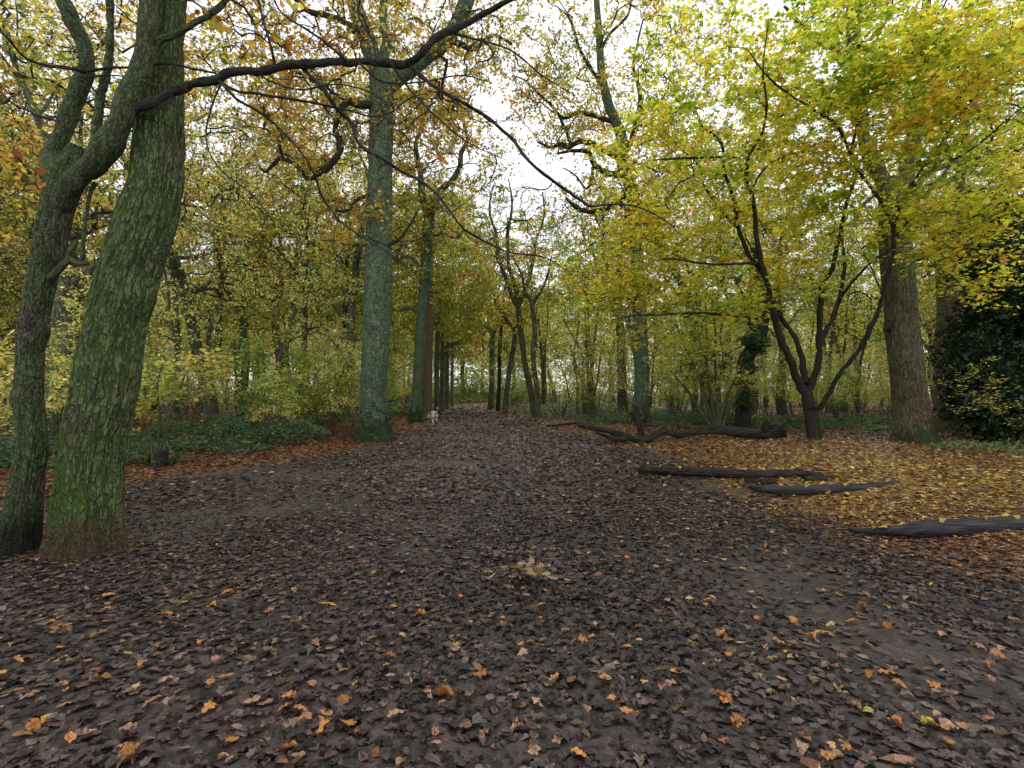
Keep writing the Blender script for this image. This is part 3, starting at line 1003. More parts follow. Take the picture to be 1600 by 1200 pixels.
# ================================================================== tall oak left of the path
gC = ground_at(585, 688)
YC = gC[1]
C_rows = [(586, 688, 46), (585, 640, 44), (584, 600, 43), (589, 500, 44), (591, 450, 45), (593, 337, 41), (595, 225, 38), (596, 170, 38), (596, 130, 38), (592, 105, 34)]
PC, rC = stem(C_rows, YC, 10)
zg = float(gh(PC[0, 0], PC[0, 1]))
tC = root("oak_tree", (PC[0, 0], PC[0, 1], zg), "tall straight green-grey oak trunk on the left edge of the path", "tree")
a = Acc()
big_trunk(a, PC, rC, 140, .06, flare=.75, flare_h=.4, ridge=.02, lump=.07, seed=8, zg=zg, ridge_n=40)
part(a, "trunk", B_C, tC)
skC = []
for rows in ([(594, 135, 32), (584, 95, 29), (572, 55, 28), (556, 15, 27), (550, -20, 26), (535, -110, 22), (550, -220, 14)],
             [(600, 140, 28), (622, 122, 25), (662, 94, 25), (696, 64, 24), (719, 22, 23), (730, -5, 22), (745, -80, 16), (730, -180, 9)],
             [(596, 130, 18), (600, 90, 18), (604, 62, 16), (598, 20, 14), (610, -60, 8)]):
    skC.append(limb(tC, "limb", B_C, rows, YC, 8, 16, gnarl=.1))
for rows in ([(582, 165, 15), (565, 163, 13), (545, 158, 12), (530, 172, 11), (524, 199, 10), (532, 230, 11), (516, 258, 10), (498, 270, 11), (482, 279, 9), (468, 264, 7.5), (456, 254, 8), (437, 247, 7), (426, 258, 6), (415, 269, 5), (406, 262, 3)],
             [(572, 60, 12), (530, 30, 11), (480, 15, 9), (440, -20, 7), (400, -30, 4)],
             [(700, 60, 10), (740, 75, 8), (770, 55, 6), (800, 70, 4)],
             [(585, 305, 8), (562, 310, 6), (540, 330, 5), (510, 325, 3)],
             [(600, 385, 7), (622, 375, 6), (640, 352, 4), (652, 330, 3)]):
    skC.append(limb(tC, "branch", B_L, rows, YC - .2, 8, 9, gnarl=.3))
SCn = np.vstack([pell(560, 40, YC, 4.2, 110), pell(700, 60, YC + 1, 3.0, 60), pell(440, 60, YC - 1, 3.2, 80), pell(480, 200, YC, 2.0, 45), pell(660, 210, YC + 1, 1.7, 36),
                 pell(600, -150, YC, 4.5, 80), pell(540, 350, YC, 1.4, 24)])
crown(tC, skC + [(PC[-30:], rC[-30:])], SCn, P_OAK, [1.2, 2, 3, 3.5, 2.4, 1.2], B_L, M_LEAF, leafsize=.125, perspray=6, perleaf=10, spl=1.0, tm=tmpl_kite(), r0=.010, jit=.1, nbias=.6)


# ================================================================== generic measured trees
def measured(name, label, cat, trunk, Y, mat, limbs=(), seeds=None, pal=P_OAK, palw=(1, 2, 3, 3, 2, 1), sides=24, flare=.4, leafsize=.14,
             gnarl=.15, group=None, perleaf=9, perspray=6, spl=1.1, tm=None, lmat=None, lump=.1, twig=None, r0=.009, leafmat=None, jit=.1):
    P, r = stem(trunk, Y, 8)
    zg = float(gh(P[0, 0], P[0, 1]))
    t = root(name, (P[0, 0], P[0, 1], zg), label, cat, group)
    a = Acc()
    big_trunk(a, P, r, sides, max(.12, Y * .007), flare=flare, flare_h=.35, ridge=.006, lump=lump, seed=int(trunk[0][0]) % 97, zg=zg)
    part(a, "trunk", mat, t)
    sk = [(P[len(P) // 2:], r[len(P) // 2:])]
    for rows in limbs:
        sk.append(limb(t, "branch", lmat or mat, rows, Y, 6, 8, gnarl=gnarl))
    if seeds is not None:
        crown(t, sk, seeds, pal, palw, twig or B_L, leafmat or M_LEAF, leafsize=leafsize, perspray=perspray, perleaf=perleaf, spl=spl, tm=tm, r0=r0, jit=jit, nbias=.6)
    return t


YD = ground_at(650, 660)[1]
measured("oak_tree", "second oak down the left edge of the path, green-grey trunk beside the dog", "tree",
         [(649, 659, 20), (651, 620, 17), (655, 560, 17), (659, 500, 18), (663, 455, 18), (666, 400, 18), (670, 345, 17), (674, 325, 14)], YD, B_C,
         [[(672, 340, 13), (680, 320, 11), (686, 300, 10), (705, 284, 9), (718, 262, 8), (720, 240, 7), (730, 217, 6), (724, 185, 5), (735, 150, 3)],
          [(670, 345, 13), (660, 310, 11), (656, 270, 10), (650, 230, 8), (662, 180, 6), (655, 120, 4)],
          [(660, 420, 7), (640, 402, 6), (622, 405, 5), (606, 400, 3)], [(672, 372, 6), (690, 365, 5), (712, 372, 4), (724, 360, 2)],
          [(658, 490, 6), (640, 482, 5), (622, 486, 4), (610, 478, 3)]],
         np.vstack([pell(690, 250, YD, 3.4, 90), pell(640, 350, YD + 1, 2.4, 50), pell(650, 130, YD, 3.5, 80), pell(700, 400, YD + 1, 2.2, 46), pell(650, 440, YD, 1.3, 20)]),
         palw=(3, 4, 3, 2.5, 1.4, .6), leafsize=.15)
measured("oak_tree", "brown trunk right behind the second oak on the left edge of the path", "tree",
         [(667, 652, 16), (668, 600, 15), (669, 540, 14), (671, 470, 13), (672, 400, 11), (676, 330, 8)], ground_at(667, 651)[1], B_N,
         [], pell(680, 330, YD + 4, 2.5, 40), leafsize=.16, palw=(3, 4, 3, 2, .8, .3))
left_row = [(682, 645, 9, 34, "third"), (690, 641, 8, 40, "fourth"), (698, 638, 6.5, 47, "fifth"), (706, 635.5, 5.5, 56, "sixth")]
for (x, y, w, Yd, nth) in left_row:
    g_ = at(x, y, Yd)
    measured("oak_tree", "dark trunk, %s down the left side of the avenue" % nth, "tree",
             [(x, y, w), (x + .5, y - 40, w * .9), (x + 1, y - 90, w * .85), (x + 3, 470 + Yd, w * .7), (x + 6, 400 + Yd, w * .5)], Yd, B_C if nth in ('third', 'fifth') else B_D,
             [[(x + 1, 560, w * .5), (x + 16, 540, w * .4), (x + 30, 536, w * .3), (x + 44, 528, w * .15)], [(x + 2, 520, w * .5), (x - 8, 480, w * .35), (x + 4, 440, w * .2)],
              [(x + 2, 500, w * .5), (x + 20, 470, w * .4), (x + 26, 430, w * .2)]],
             np.vstack([pell(x + 34, 400, Yd, 3.2, 24), pell(x + 18, 440, Yd, 3.6, 44), pell(x + 8, 500, Yd, 3.0, 50), pell(x - 10, 360, Yd, 4, 60)]),
             palw=(4, 5, 3, 1.2, .3, .1), leafsize=.2, lump=.15)

# right side of the avenue
measured("lime_tree", "slender leaning trunk forking into three, right side of the path", "tree",
         [(836, 652, 11), (829, 610, 9.5), (821, 573, 9), (815, 530, 9), (812, 505, 9), (809, 468, 9)], ground_at(836, 652)[1], B_G,
         [[(810, 480, 9), (800, 461, 8), (790, 435, 7), (778, 403, 6), (776, 370, 5), (765, 330, 4), (770, 290, 2)],
          [(809, 472, 8), (803, 440, 7), (795, 413, 6), (793, 370, 5), (800, 320, 4), (795, 280, 2)],
          [(811, 476, 8), (821, 450, 7), (832, 413, 6), (836, 380, 4), (850, 340, 3), (848, 300, 2)]],
         np.vstack([pell(805, 340, 25, 2.6, 80), pell(830, 420, 25, 2, 30)]), palw=(3, 4, 3, 1, .4, .1), perleaf=2, leafsize=.13, perspray=5, r0=.006)
measured("oak_tree", "dark upright trunk half hidden by the leaning forked trunk", "tree",
         [(841, 647, 9), (838, 600, 8), (833, 560, 8), (836, 520, 8), (832, 480, 7), (827, 462, 6)], 28, B_D,
         [[(829, 468, 6), (820, 455, 5), (815, 430, 4), (800, 400, 3)], [(831, 475, 6), (845, 455, 4), (856, 430, 4), (862, 400, 2)]],
         np.vstack([pell(850, 430, 28, 2.2, 34), pell(800, 470, 29, 1.8, 20)]), palw=(2, 3, 4, 3, 1, 1), leafsize=.16)
measured("oak_tree", "crooked thin trunk standing left of the leaning forked trunk", "tree",
         [(789, 641, 9), (792, 610, 8), (797, 571, 8), (803, 540, 8), (804, 522, 7), (799, 508, 6), (790, 497, 6), (786, 470, 5), (792, 440, 4)], 35, B_D,
         [[(790, 497, 5), (776, 480, 4), (770, 450, 3)], [(802, 515, 5), (812, 505, 3), (818, 490, 2)]],
         np.vstack([pell(775, 450, 35, 2.4, 40), pell(800, 520, 36, 2.0, 30)]), palw=(3, 4, 3, 1, 1, .5), leafsize=.18)
measured("oak_tree", "pale forked trunk at the far right end of the avenue", "tree",
         [(767, 637, 10), (768, 600, 8), (769, 549, 8), (771, 515, 8)], 44, B_C,
         [[(770, 522, 6), (760, 510, 5), (747, 505, 4), (733, 498, 3), (722, 500, 2)], [(771, 520, 6), (778, 500, 5), (776, 470, 4), (782, 440, 2)]],
         np.vstack([pell(750, 360, 44, 4, 60), pell(820, 380, 44, 4, 60), pell(735, 490, 44, 3.2, 60), pell(770, 420, 45, 3.5, 60), pell(745, 540, 50, 2.6, 40)]), palw=(3, 4, 3, 2, 1, .3), leafsize=.2)
measured("oak_tree", "dark trunk between the crooked and the forked far trunks, right of the avenue", "tree",
         [(778, 638, 7), (780, 600, 6), (781, 540, 6), (786, 490, 4)], 40, B_L,
         [], pell(790, 470, 40, 2.6, 40), palw=(3, 4, 3, 2, 1, .3), leafsize=.2)

# contorted oak right of the path
YI = 21.5
measured("oak_tree", "old oak with twisted limbs behind the fallen trunk, right of the path", "tree",
         [(1001, 658, 27), (1002, 620, 25), (1003, 587, 24), (1000, 533, 24), (999, 493, 23), (997, 440, 21), (995, 400, 20), (993, 356, 20), (987, 295, 20), (973, 262, 19), (972, 220, 18), (961, 187, 16), (950, 161, 15), (940, 112, 13), (936, 50, 11), (932, -20, 9), (940, -90, 5)], YI, B_C,
         [[(968, 246, 11), (950, 238, 10), (930, 228, 10), (909, 220, 9), (890, 229, 8), (875, 226, 7), (858, 230, 5), (840, 222, 3)],
          [(970, 272, 12), (950, 272, 10), (932, 262, 9), (924, 248, 8), (918, 237, 7), (894, 236, 6), (870, 240, 3)],
          [(985, 300, 8), (955, 322, 8), (930, 330, 8), (906, 327, 8), (890, 316, 6), (884, 308, 3)],
          [(955, 190, 8), (930, 182, 7), (905, 176, 6), (880, 184, 5), (862, 165, 5), (845, 150, 4), (822, 127, 3), (800, 118, 2)],
          [(893, 230, 6), (884, 205, 5), (872, 180, 4), (860, 172, 3), (845, 160, 2)],
          [(926, 262, 6), (925, 280, 5), (916, 295, 4), (900, 275, 3), (880, 262, 2)],
          [(978, 235, 12), (988, 218, 11), (994, 190, 9), (1000, 150, 7), (990, 100, 5), (1000, 50, 3)],
          [(945, 140, 7), (925, 110, 6), (905, 75, 5), (890, 30, 4), (870, 10, 2)],
          [(938, 80, 6), (955, 50, 5), (980, 25, 4), (990, -20, 2)]],
         np.vstack([pell(930, 100, YI, 4.6, 120), pell(860, 180, YI, 2.2, 40), pell(1010, 110, YI, 3.6, 90), pell(930, 330, YI, 2.0, 36), pell(1010, 300, YI, 2.6, 60), pell(960, 420, YI + 1, 2.2, 46), pell(850, 70, YI, 2.5, 34), pell(1060, 230, YI, 2.5, 40)]),
         palw=(2, 2.5, 3, 3, 1.4, .6), leafsize=.14, sides=48, lmat=B_L, gnarl=.3, perleaf=8)
measured("oak_tree", "slimmer pale trunk left of the old twisted oak", "tree",
         [(972, 628, 15), (972, 590, 14), (971, 560, 14), (969, 512, 13), (966, 470, 12), (968, 420, 10), (975, 360, 8)], 31, B_C,
         [[(968, 450, 7), (955, 430, 6), (945, 400, 4)]], np.vstack([pell(950, 420, 31, 3.0, 60), pell(980, 330, 31, 3.0, 60)]), leafsize=.18, palw=(3, 4, 3, 2, .8, .3))
measured("ivy_clad_tree", "dark ivy-covered crooked trunk behind the end of the fallen trunk", "tree",
         [(1160, 640, 24), (1162, 600, 22), (1164, 565, 25), (1176, 545, 22), (1190, 520, 18), (1194, 480, 15), (1186, 430, 12), (1180, 380, 9)], 20, B_IVY,
         [[(1186, 525, 10), (1170, 500, 8), (1164, 470, 6), (1150, 440, 3)], [(1194, 500, 8), (1210, 480, 6), (1222, 450, 3)]],
         np.vstack([pell(1165, 600, 19.7, .35, 34, rz=1.3), pell(1180, 535, 19.7, .45, 24), pell(1100, 570, 21, 1.1, 30), pell(1180, 400, 20, 1.6, 26)]), pal=P_GREEN, palw=(4, 3, 2, .5), leafsize=.10, perleaf=12, perspray=5, spl=.45,
         leafmat=M_HOLLY)

# ================================================================== big oak on the right and its neighbour
gM = ground_at(1424, 692)
YM = gM[1]
PM, rM = stem([(1428, 690, 66), (1425, 655, 62), (1420, 610, 57), (1415, 560, 56), (1409, 510, 55), (1405, 450, 55), (1401, 400, 55), (1396, 340, 50), (1394, 300, 44), (1396, 280, 36)], YM, 10)
zg = float(gh(PM[0, 0], PM[0, 1]))
tM = root("oak_tree", (PM[0, 0], PM[0, 1], zg), "massive brown oak trunk with a burl, right of the small forked maple", "tree")
a = Acc()
big_trunk(a, PM, rM, 150, .05, flare=.7, flare_h=.28, ridge=.025, lump=.08, seed=13, zg=zg, ridge_n=44, lobes=4)
part(a, "trunk", B_M, tM)
a = Acc()
P1, r1 = stem([(1400, 508, 16), (1391, 510, 15), (1384, 513, 11), (1380, 515, 5)], YM - .05, 4, under=0)
tubes(a, P1[None], r1[None], 16, gnarl=.5, cap=True)
part(a, "burl", B_L, tM)
skM = []
for rows in ([(1394, 320, 36), (1384, 290, 32), (1369, 262, 30), (1352, 225, 29), (1344, 170, 28), (1338, 110, 26), (1331, 56, 24), (1336, -10, 22), (1320, -100, 16), (1330, -200, 8)],
             [(1398, 320, 34), (1412, 280, 31), (1424, 236, 30), (1432, 187, 28), (1436, 140, 24), (1450, 80, 20), (1446, 10, 18), (1460, -80, 12), (1450, -180, 6)],
             [(1412, 305, 16), (1430, 290, 14), (1462, 264, 13), (1507, 251, 12), (1552, 236, 11), (1600, 232, 10), (1670, 215, 7)],
             [(1345, 180, 14), (1320, 165, 12), (1290, 172, 9), (1250, 140, 6), (1215, 135, 3)],
             [(1340, 110, 12), (1300, 75, 10), (1262, 50, 8), (1225, 10, 5)],
             [(1380, 285, 9), (1360, 310, 7), (1330, 330, 5), (1300, 320, 3)]):
    skM.append(limb(tM, "limb", B_M, rows, YM, 8, 14, gnarl=.12))
SM = np.vstack([pell(1330, 60, YM, 3.0, 90), pell(1450, 60, YM + .5, 3.0, 80), pell(1560, 180, YM + .5, 2.3, 50), pell(1250, 120, YM + 1, 2.2, 50), pell(1400, -160, YM, 4, 60), pell(1340, 330, YM + 1, 1.6, 22)])
crown(tM, skM, SM, P_YG, [2, 2.5, 3, 3, .8, .2], B_L, M_LEAF, leafsize=.12, perspray=6, perleaf=8, spl=.9, r0=.009, jit=.1, nbias=.6)

YN = ground_at(1484, 676)[1]
measured("beech_tree", "brown smooth trunk close behind the massive oak, beside the dark holly", "tree",
         [(1484, 676, 40), (1479, 640, 40), (1477, 600, 38), (1478, 550, 37), (1480, 500, 35), (1479, 450, 34), (1476, 415, 33), (1473, 385, 34), (1468, 360, 28)], YN, B_N,
         [[(1470, 380, 20), (1455, 360, 17), (1440, 335, 14), (1425, 290, 10), (1430, 240, 6)],
          [(1476, 385, 22), (1496, 358, 19), (1506, 320, 17), (1500, 270, 16), (1508, 200, 15), (1498, 150, 14), (1520, 90, 10), (1560, 40, 6)],
          [(1502, 160, 10), (1530, 120, 8), (1556, 90, 6), (1590, 60, 4)]],
         np.vstack([pell(1510, 120, YN + 1, 3.4, 90), pell(1590, 250, YN, 2.5, 50), pell(1430, 240, YN + 1, 2.2, 40)]), pal=P_YG, palw=(2, 3, 3, 3, 1.5, 1), leafsize=.13, sides=64, flare=.2, lump=.06, perleaf=9)

# ================================================================== small many-stemmed maple
gL = ground_at(1272, 688)
YL = gL[1]
PL, rL = stem([(1272, 688, 24), (1270, 670, 22), (1267, 650, 21), (1263, 628, 21), (1261, 615, 18), (1259, 606, 14)], YL, 8)
zg = float(gh(PL[0, 0], PL[0, 1]))
tL = root("maple_tree", (PL[0, 0], PL[0, 1], zg), "small dark maple dividing low into thin stems under yellow-green leaves", "tree")
a = Acc()
big_trunk(a, PL, rL, 40, .05, flare=.25, flare_h=.15, ridge=.006, lump=.15, seed=17, zg=zg)
part(a, "trunk", B_L, tL)
skL = []
Y0 = YL
stems = [
    [(1263, 622, 15, Y0), (1250, 600, 14, Y0), (1240, 576, 13, Y0 - .3), (1228, 550, 12, Y0 - .5), (1219, 528, 12, Y0 - .7), (1205, 480, 10, Y0 - 1.2), (1199, 445, 9, Y0 - 1.6), (1187, 400, 8, Y0 - 2), (1180, 350, 8, Y0 - 2.4), (1175, 310, 7, Y0 - 2.7), (1166, 281, 7, Y0 - 3), (1172, 240, 6, Y0 - 3.3), (1190, 210, 5, Y0 - 3.6), (1198, 165, 4, Y0 - 4), (1192, 110, 3, Y0 - 4.3), (1200, 40, 2, Y0 - 4.6)],
    [(1196, 432, 8, Y0 - 1.6), (1170, 397, 7, Y0 - 1.8), (1152, 350, 7, Y0 - 2), (1146, 310, 6, Y0 - 2.2), (1132, 270, 6, Y0 - 2.4), (1129, 229, 5, Y0 - 2.6), (1112, 208, 4, Y0 - 2.7), (1096, 195, 3, Y0 - 2.8), (1080, 160, 2, Y0 - 3), (1040, 120, 1.2, Y0 - 3)],
    [(1150, 355, 5, Y0 - 2), (1128, 330, 4, Y0 - 1.9), (1100, 290, 3.5, Y0 - 1.8), (1088, 255, 3, Y0 - 1.7), (1060, 230, 2, Y0 - 1.6)],
    [(1258, 600, 12, Y0), (1256, 580, 12, Y0 + .2), (1251, 549, 10, Y0 + .4), (1240, 525, 8, Y0 + .5), (1225, 503, 8, Y0 + .6), (1208, 470, 7, Y0 + .6), (1194, 440, 6, Y0 + .6), (1180, 400, 4, Y0 + .6), (1160, 360, 2, Y0 + .6)],
    [(1260, 620, 13, Y0), (1268, 600, 13, Y0 - .1), (1276, 575, 12, Y0 - .2), (1280, 549, 11, Y0 - .3), (1279, 520, 11, Y0 - .4), (1283, 467, 10, Y0 - .8), (1289, 438, 10, Y0 - 1), (1302, 416, 9, Y0 - 1.2), (1308, 385, 8, Y0 - 1.4), (1322, 320, 7, Y0 - 1.9), (1337, 272, 6, Y0 - 2.2), (1332, 235, 5, Y0 - 2.4), (1342, 180, 5, Y0 - 2.6), (1350, 150, 4, Y0 - 2.7)],
    [(1279, 545, 10, Y0 - .3), (1289, 520, 9, Y0 - .2), (1300, 500, 8, Y0 - .1), (1310, 470, 8, Y0), (1316, 440, 7, Y0), (1320, 412, 6, Y0), (1316, 370, 4, Y0), (1322, 330, 2, Y0)],
    [(1310, 470, 6, Y0 - .1), (1326, 448, 5, Y0 - .5), (1344, 427, 5, Y0 - .7), (1371, 402, 4, Y0 - 1), (1400, 385, 3, Y0 - 1.2)],
    [(1262, 638, 9, Y0 - .1), (1272, 636, 9, Y0 - .3), (1283, 635, 8.5, Y0 - .5), (1299, 608, 8.5, Y0 - .8), (1312, 584, 8, Y0 - 1.1), (1332, 560, 8, Y0 - 1.4), (1349, 536, 8, Y0 - 1.7), (1362, 510, 8, Y0 - 2), (1371, 488, 7.5, Y0 - 2.2), (1381, 453, 7.5, Y0 - 2.5), (1390, 420, 7, Y0 - 2.8), (1396, 380, 7, Y0 - 3), (1391, 345, 7, Y0 - 3.2), (1366, 300, 6.5, Y0 - 3.4), (1348, 275, 6, Y0 - 3.6), (1331, 244, 6, Y0 - 3.8), (1309, 199, 5.5, Y0 - 4), (1279, 176, 5, Y0 - 4.2), (1237, 150, 4, Y0 - 4.4), (1200, 120, 3, Y0 - 4.6), (1170, 80, 1.6, Y0 - 4.8)],
    [(1395, 365, 6, Y0 - 3.1), (1408, 318, 5.5, Y0 - 3.4), (1432, 277, 5, Y0 - 3.8), (1460, 240, 5, Y0 - 4.2), (1485, 202, 4.5, Y0 - 4.6), (1530, 142, 4, Y0 - 5.2), (1567, 94, 3, Y0 - 5.6), (1610, 30, 2, Y0 - 6)],
    [(1396, 372, 5, Y0 - 3), (1425, 342, 4.5, Y0 - 3.2), (1455, 332, 4, Y0 - 3.6), (1490, 330, 3, Y0 - 4), (1540, 318, 2, Y0 - 4.4)],
    [(1420, 298, 5, Y0 - 3.6), (1450, 270, 4.5, Y0 - 4), (1490, 250, 4, Y0 - 4.6), (1530, 225, 4, Y0 - 5.2), (1570, 190, 3, Y0 - 5.8), (1620, 150, 2, Y0 - 6.2)],
    [(1329, 236, 5, Y0 - 3.8), (1338, 200, 4.5, Y0 - 4), (1345, 170, 4.5, Y0 - 4.2), (1372, 146, 4, Y0 - 4.5), (1410, 97, 4, Y0 - 5), (1440, 60, 3.5, Y0 - 5.3), (1477, 4, 3, Y0 - 5.8), (1500, -60, 2, Y0 - 6)],
    [(1150, 246, 4, Y0 - 2.5), (1110, 246, 4, Y0 - 3), (1060, 248, 4, Y0 - 3.4), (1020, 250, 2, Y0 - 3.8)],
    [(1190, 410, 5, Y0 - 1.8), (1160, 412, 4.5, Y0 - 2.2), (1120, 413, 4, Y0 - 2.6), (1075, 408, 4, Y0 - 3), (1050, 404, 3, Y0 - 3.2), (1020, 408, 1.5, Y0 - 3.4)],
    [(1215, 498, 5, Y0 - .7), (1190, 499, 4.5, Y0 - 1), (1140, 492, 4, Y0 - 1.2), (1080, 489, 4, Y0 - 1.6), (1030, 492, 3.4, Y0 - 1.9), (985, 494, 2.5, Y0 - 2.1), (955, 500, 1.5, Y0 - 2.3)],
    [(1172, 300, 4, Y0 - 2.8), (1196, 262, 3, Y0 - 3.2), (1240, 235, 2.4, Y0 - 3.8), (1270, 200, 1.6, Y0 - 4)],
]
for rows in stems:
    skL.append(limb(tL, "stem", B_L, rows, YL, 6, 8, gnarl=.14))
SL = np.vstack([pell(1150, 150, YL - 3.5, 1.9, 90), pell(1080, 320, YL - 2.2, 1.7, 70), pell(1240, 250, YL - 3.5, 1.8, 95), pell(1370, 180, YL - 4.5, 1.8, 84),
                pell(1470, 120, YL - 5.4, 1.5, 90), pell(1560, 250, YL - 5, 1.5, 80), pell(1290, 60, YL - 4.8, 1.6, 66), pell(1200, 370, YL - 1.6, 1.6, 66),
                pell(1060, 420, YL - 1.4, 1.7, 60), pell(1420, 20, YL - 6, 1.3, 50), pell(1000, 480, YL - 1.2, 1.4, 44), pell(930, 430, YL - 1, 1.2, 30), pell(1280, 420, YL - 2.4, 1.0, 22), pell(1090, 540, YL - 1.4, .9, 18), pell(1540, 350, YL - 4.4, 1.1, 30), pell(1010, 380, YL - 2, 1.4, 40), pell(1200, 470, YL - 1.6, 1.0, 26), pell(1000, 230, YL - 2.6, 1.4, 36), pell(1130, 470, YL - 2, 1.3, 46),
                pell(1480, 350, YL - 4, 1.0, 30), pell(1320, 330, YL - 3, 1.1, 34), pell(1560, 60, YL - 6.4, 1.4, 60), pell(1100, 60, YL - 4, 1.8, 44), pell(1570, 420, YL - 4, .9, 16)])
SL[:, 1] += R.uniform(.1, 1.3, len(SL))
crown(tL, skL, SL, P_MAPLE, [1.2, 3, 4.6, 4.2, 1, .25], B_L, M_LEAF, leafsize=.135, perspray=6, perleaf=6, spl=.75, level=.16, drop=.08, tm=tmpl_star(), nbias=1.7, r0=.0036, jit=.07, spread=.62, clump=.9, fine=.0024)


# ================================================================== trees of the wood: a few kinds, then copies
def archetype(name, label, cat, H, rb, nl, crown_r, nseed, pal, palw, mat, leafsize=.16, low=.35, crooked=.10, perleaf=10, perspray=6, drop=0.0, lean=0.0, twostem=False):
    t = root(name, (0, 0, 0), label, cat)
    sk = []
    acc = Acc()
    for q in range(2 if twostem else 1):
        st_ = np.array([[.25 * q, .1 * q, -.4]])
        pts = wander(st_, np.array([[lean * (1 - 2 * q), 0, 1.]]), np.array([H * .82]), 16, crooked, .10)[0]
        r = rb * (1 - .1 * q) * np.linspace(1.15, .22, 17)
        P, rr = big_trunk(acc, spline(np.hstack([pts, r[:, None]]), 3)[:, :3], spline(np.hstack([pts, r[:, None]]), 3)[:, 3], 16, .25, flare=.4, ridge=.004, lump=.1, seed=int(R.integers(90)))
        sk.append((P, rr))
        tt = R.uniform(low, .95, nl)
        i = (tt * (len(P) - 1)).astype(int)
        az = np.arange(nl) * 2.4 + R.uniform(0, .6, nl)
        d = np.stack([np.cos(az), np.sin(az), R.uniform(.2, 1.0, nl)], 1)
        L = crown_r * R.uniform(.6, 1.0, nl) * (1.15 - .5 * tt)
        lp = wander(P[i], d, L, 7, .26, .07)
        lr = (rr[i] * .55)[:, None] * np.linspace(1, .2, 8)[None]
        tubes(acc, lp, lr, 6)
        for j in range(nl): sk.append((lp[j], lr[j]))
    part(acc, "trunk", mat, t)
    S = np.vstack([ell(0, 0, H * .68, crown_r, crown_r, H * .33, int(nseed * .85)), ell(crown_r * .2, 0, H * .42, crown_r * .8, crown_r * .8, H * .16, int(nseed * .12))])
    S = thin(S, .40, .35, int(R.integers(100)))
    crown(t, sk, S, pal, palw, B_T, M_LEAFV, leafsize=leafsize, perspray=perspray, perleaf=perleaf, spl=1.0, r0=.010, jit=.12, drop=drop or .22, nbias=.5, fine=.006)
    return t


def kids(o): return [c for c in bpy.data.objects if c.parent == o]


KCACHE = {}


def dup(o, loc, rz, s, label, group, sz=None):
    if o.name not in KCACHE: KCACHE[o.name] = kids(o)
    c = o.copy(); SC.collection.objects.link(c)
    c.location = loc; c.rotation_euler = (0, 0, rz); c.scale = (s, s, sz or s)
    c["label"] = label; c["group"] = group
    for ch in KCACHE[o.name]:
        d = ch.copy(); SC.collection.objects.link(d); d.parent = c
    return c


ARCH = [
    archetype("oak_tree", "", "tree", 18, .28, 11, 4.6, 350, P_OAK, [1.5, 2.5, 4, 3, 1.0, .3], B_D, perleaf=8),
    archetype("oak_tree", "", "tree", 15, .22, 10, 4.0, 320, P_OAK, [3, 3.5, 3, 2, .5, .1], B_D, crooked=.11, perleaf=8),
    archetype("birch_tree", "", "tree", 14, .12, 9, 2.8, 180, P_YG, [2, 3, 3.5, 2, .8, .1], B_G, low=.4, leafsize=.13, crooked=.06, twostem=True, lean=.05, perleaf=7),
    archetype("oak_tree", "", "tree", 17, .25, 12, 4.6, 330, P_OAK, [.8, 1.8, 3.5, 4, 1.8, .6], B_D, crooked=.14, low=.35, perleaf=8),
    archetype("ash_tree", "", "tree", 18, .15, 10, 3.2, 150, P_PALE, [3, 3, 2, 1, .3], B_G, crooked=.05, leafsize=.13, low=.5, perleaf=7),
    archetype("thin_tree", "", "tree", 11, .07, 10, 2.2, 110, P_PALE, [2, 3, 4, 3, 1.0], B_G, crooked=.08, leafsize=.11, low=.2, perleaf=6),
]
ALAB = ["tall amber-leaved oak", "crooked yellow-green oak", "slender twin-stemmed tree", "broad orange-brown oak", "tall slim pale tree", "thin young tree"]


MARKS = [(-60, "the view's left edge"), (25, "the forked tree"), (170, "the mossy leaning trunk"), (333, "the straight tree"), (470, "the twin-stemmed tree"),
         (588, "the tall grey-green oak"), (655, "the second oak"), (720, "the avenue's end"), (825, "the leaning forked trunk"), (920, "the slim stem clump"), (1002, "the old twisted oak"),
         (1115, "the hazel clump"), (1268, "the small dark maple"), (1418, "the massive brown oak"), (1482, "the smooth brown trunk"), (1570, "the dark holly"), (1660, "the view's right edge")]
NAMED = []


def locate(o, what, X, Y, bands):
    px = 800 + F * X / (Y * (ct + 0 * Y))
    px = min(max(px, -60), 1660)
    m = min(MARKS, key=lambda q: abs(q[0] - px))
    far = bands[0] if Y < bands[1] else (bands[2] if Y < bands[3] else bands[4])
    o["label"] = "%s %s, seen %s of %s" % (far, what, "left" if px < m[0] else "right", m[1])
    if m[0] < 0: o["label"] = "%s %s beyond %s" % (far, what, m[1])
    if m[0] > 1640: o["label"] = "%s %s beyond %s" % (far, what, m[1])
    NAMED.append((o, Y))


def rank_labels():
    d = {}
    for o, Y in NAMED: d.setdefault(o["label"], []).append((Y, o))
    for l, q in d.items():
        if len(q) == 2:
            q.sort(key=lambda z: z[0])
            q[0][1]["label"] = "nearer " + l.replace("near ", "", 1)
            q[1][1]["label"] = "farther " + l.replace("far ", "", 1)


def scatter(n, ylo, yhi, mind, cond, tries=60000):
    out = []
    for _ in range(tries):
        if len(out) >= n: break
        u = R.random()
        Y = ylo + (yhi - ylo) * u ** .85
        X = R.uniform(-1.25 * Y - 4, 1.25 * Y + 4)
        if not cond(X, Y): continue
        if out:
            o = np.array(out)
            if np.min((o[:, 0] - X) ** 2 + (o[:, 1] - Y) ** 2) < (mind * (.6 + Y / 70)) ** 2: continue
        out.append((X, Y))
    return out


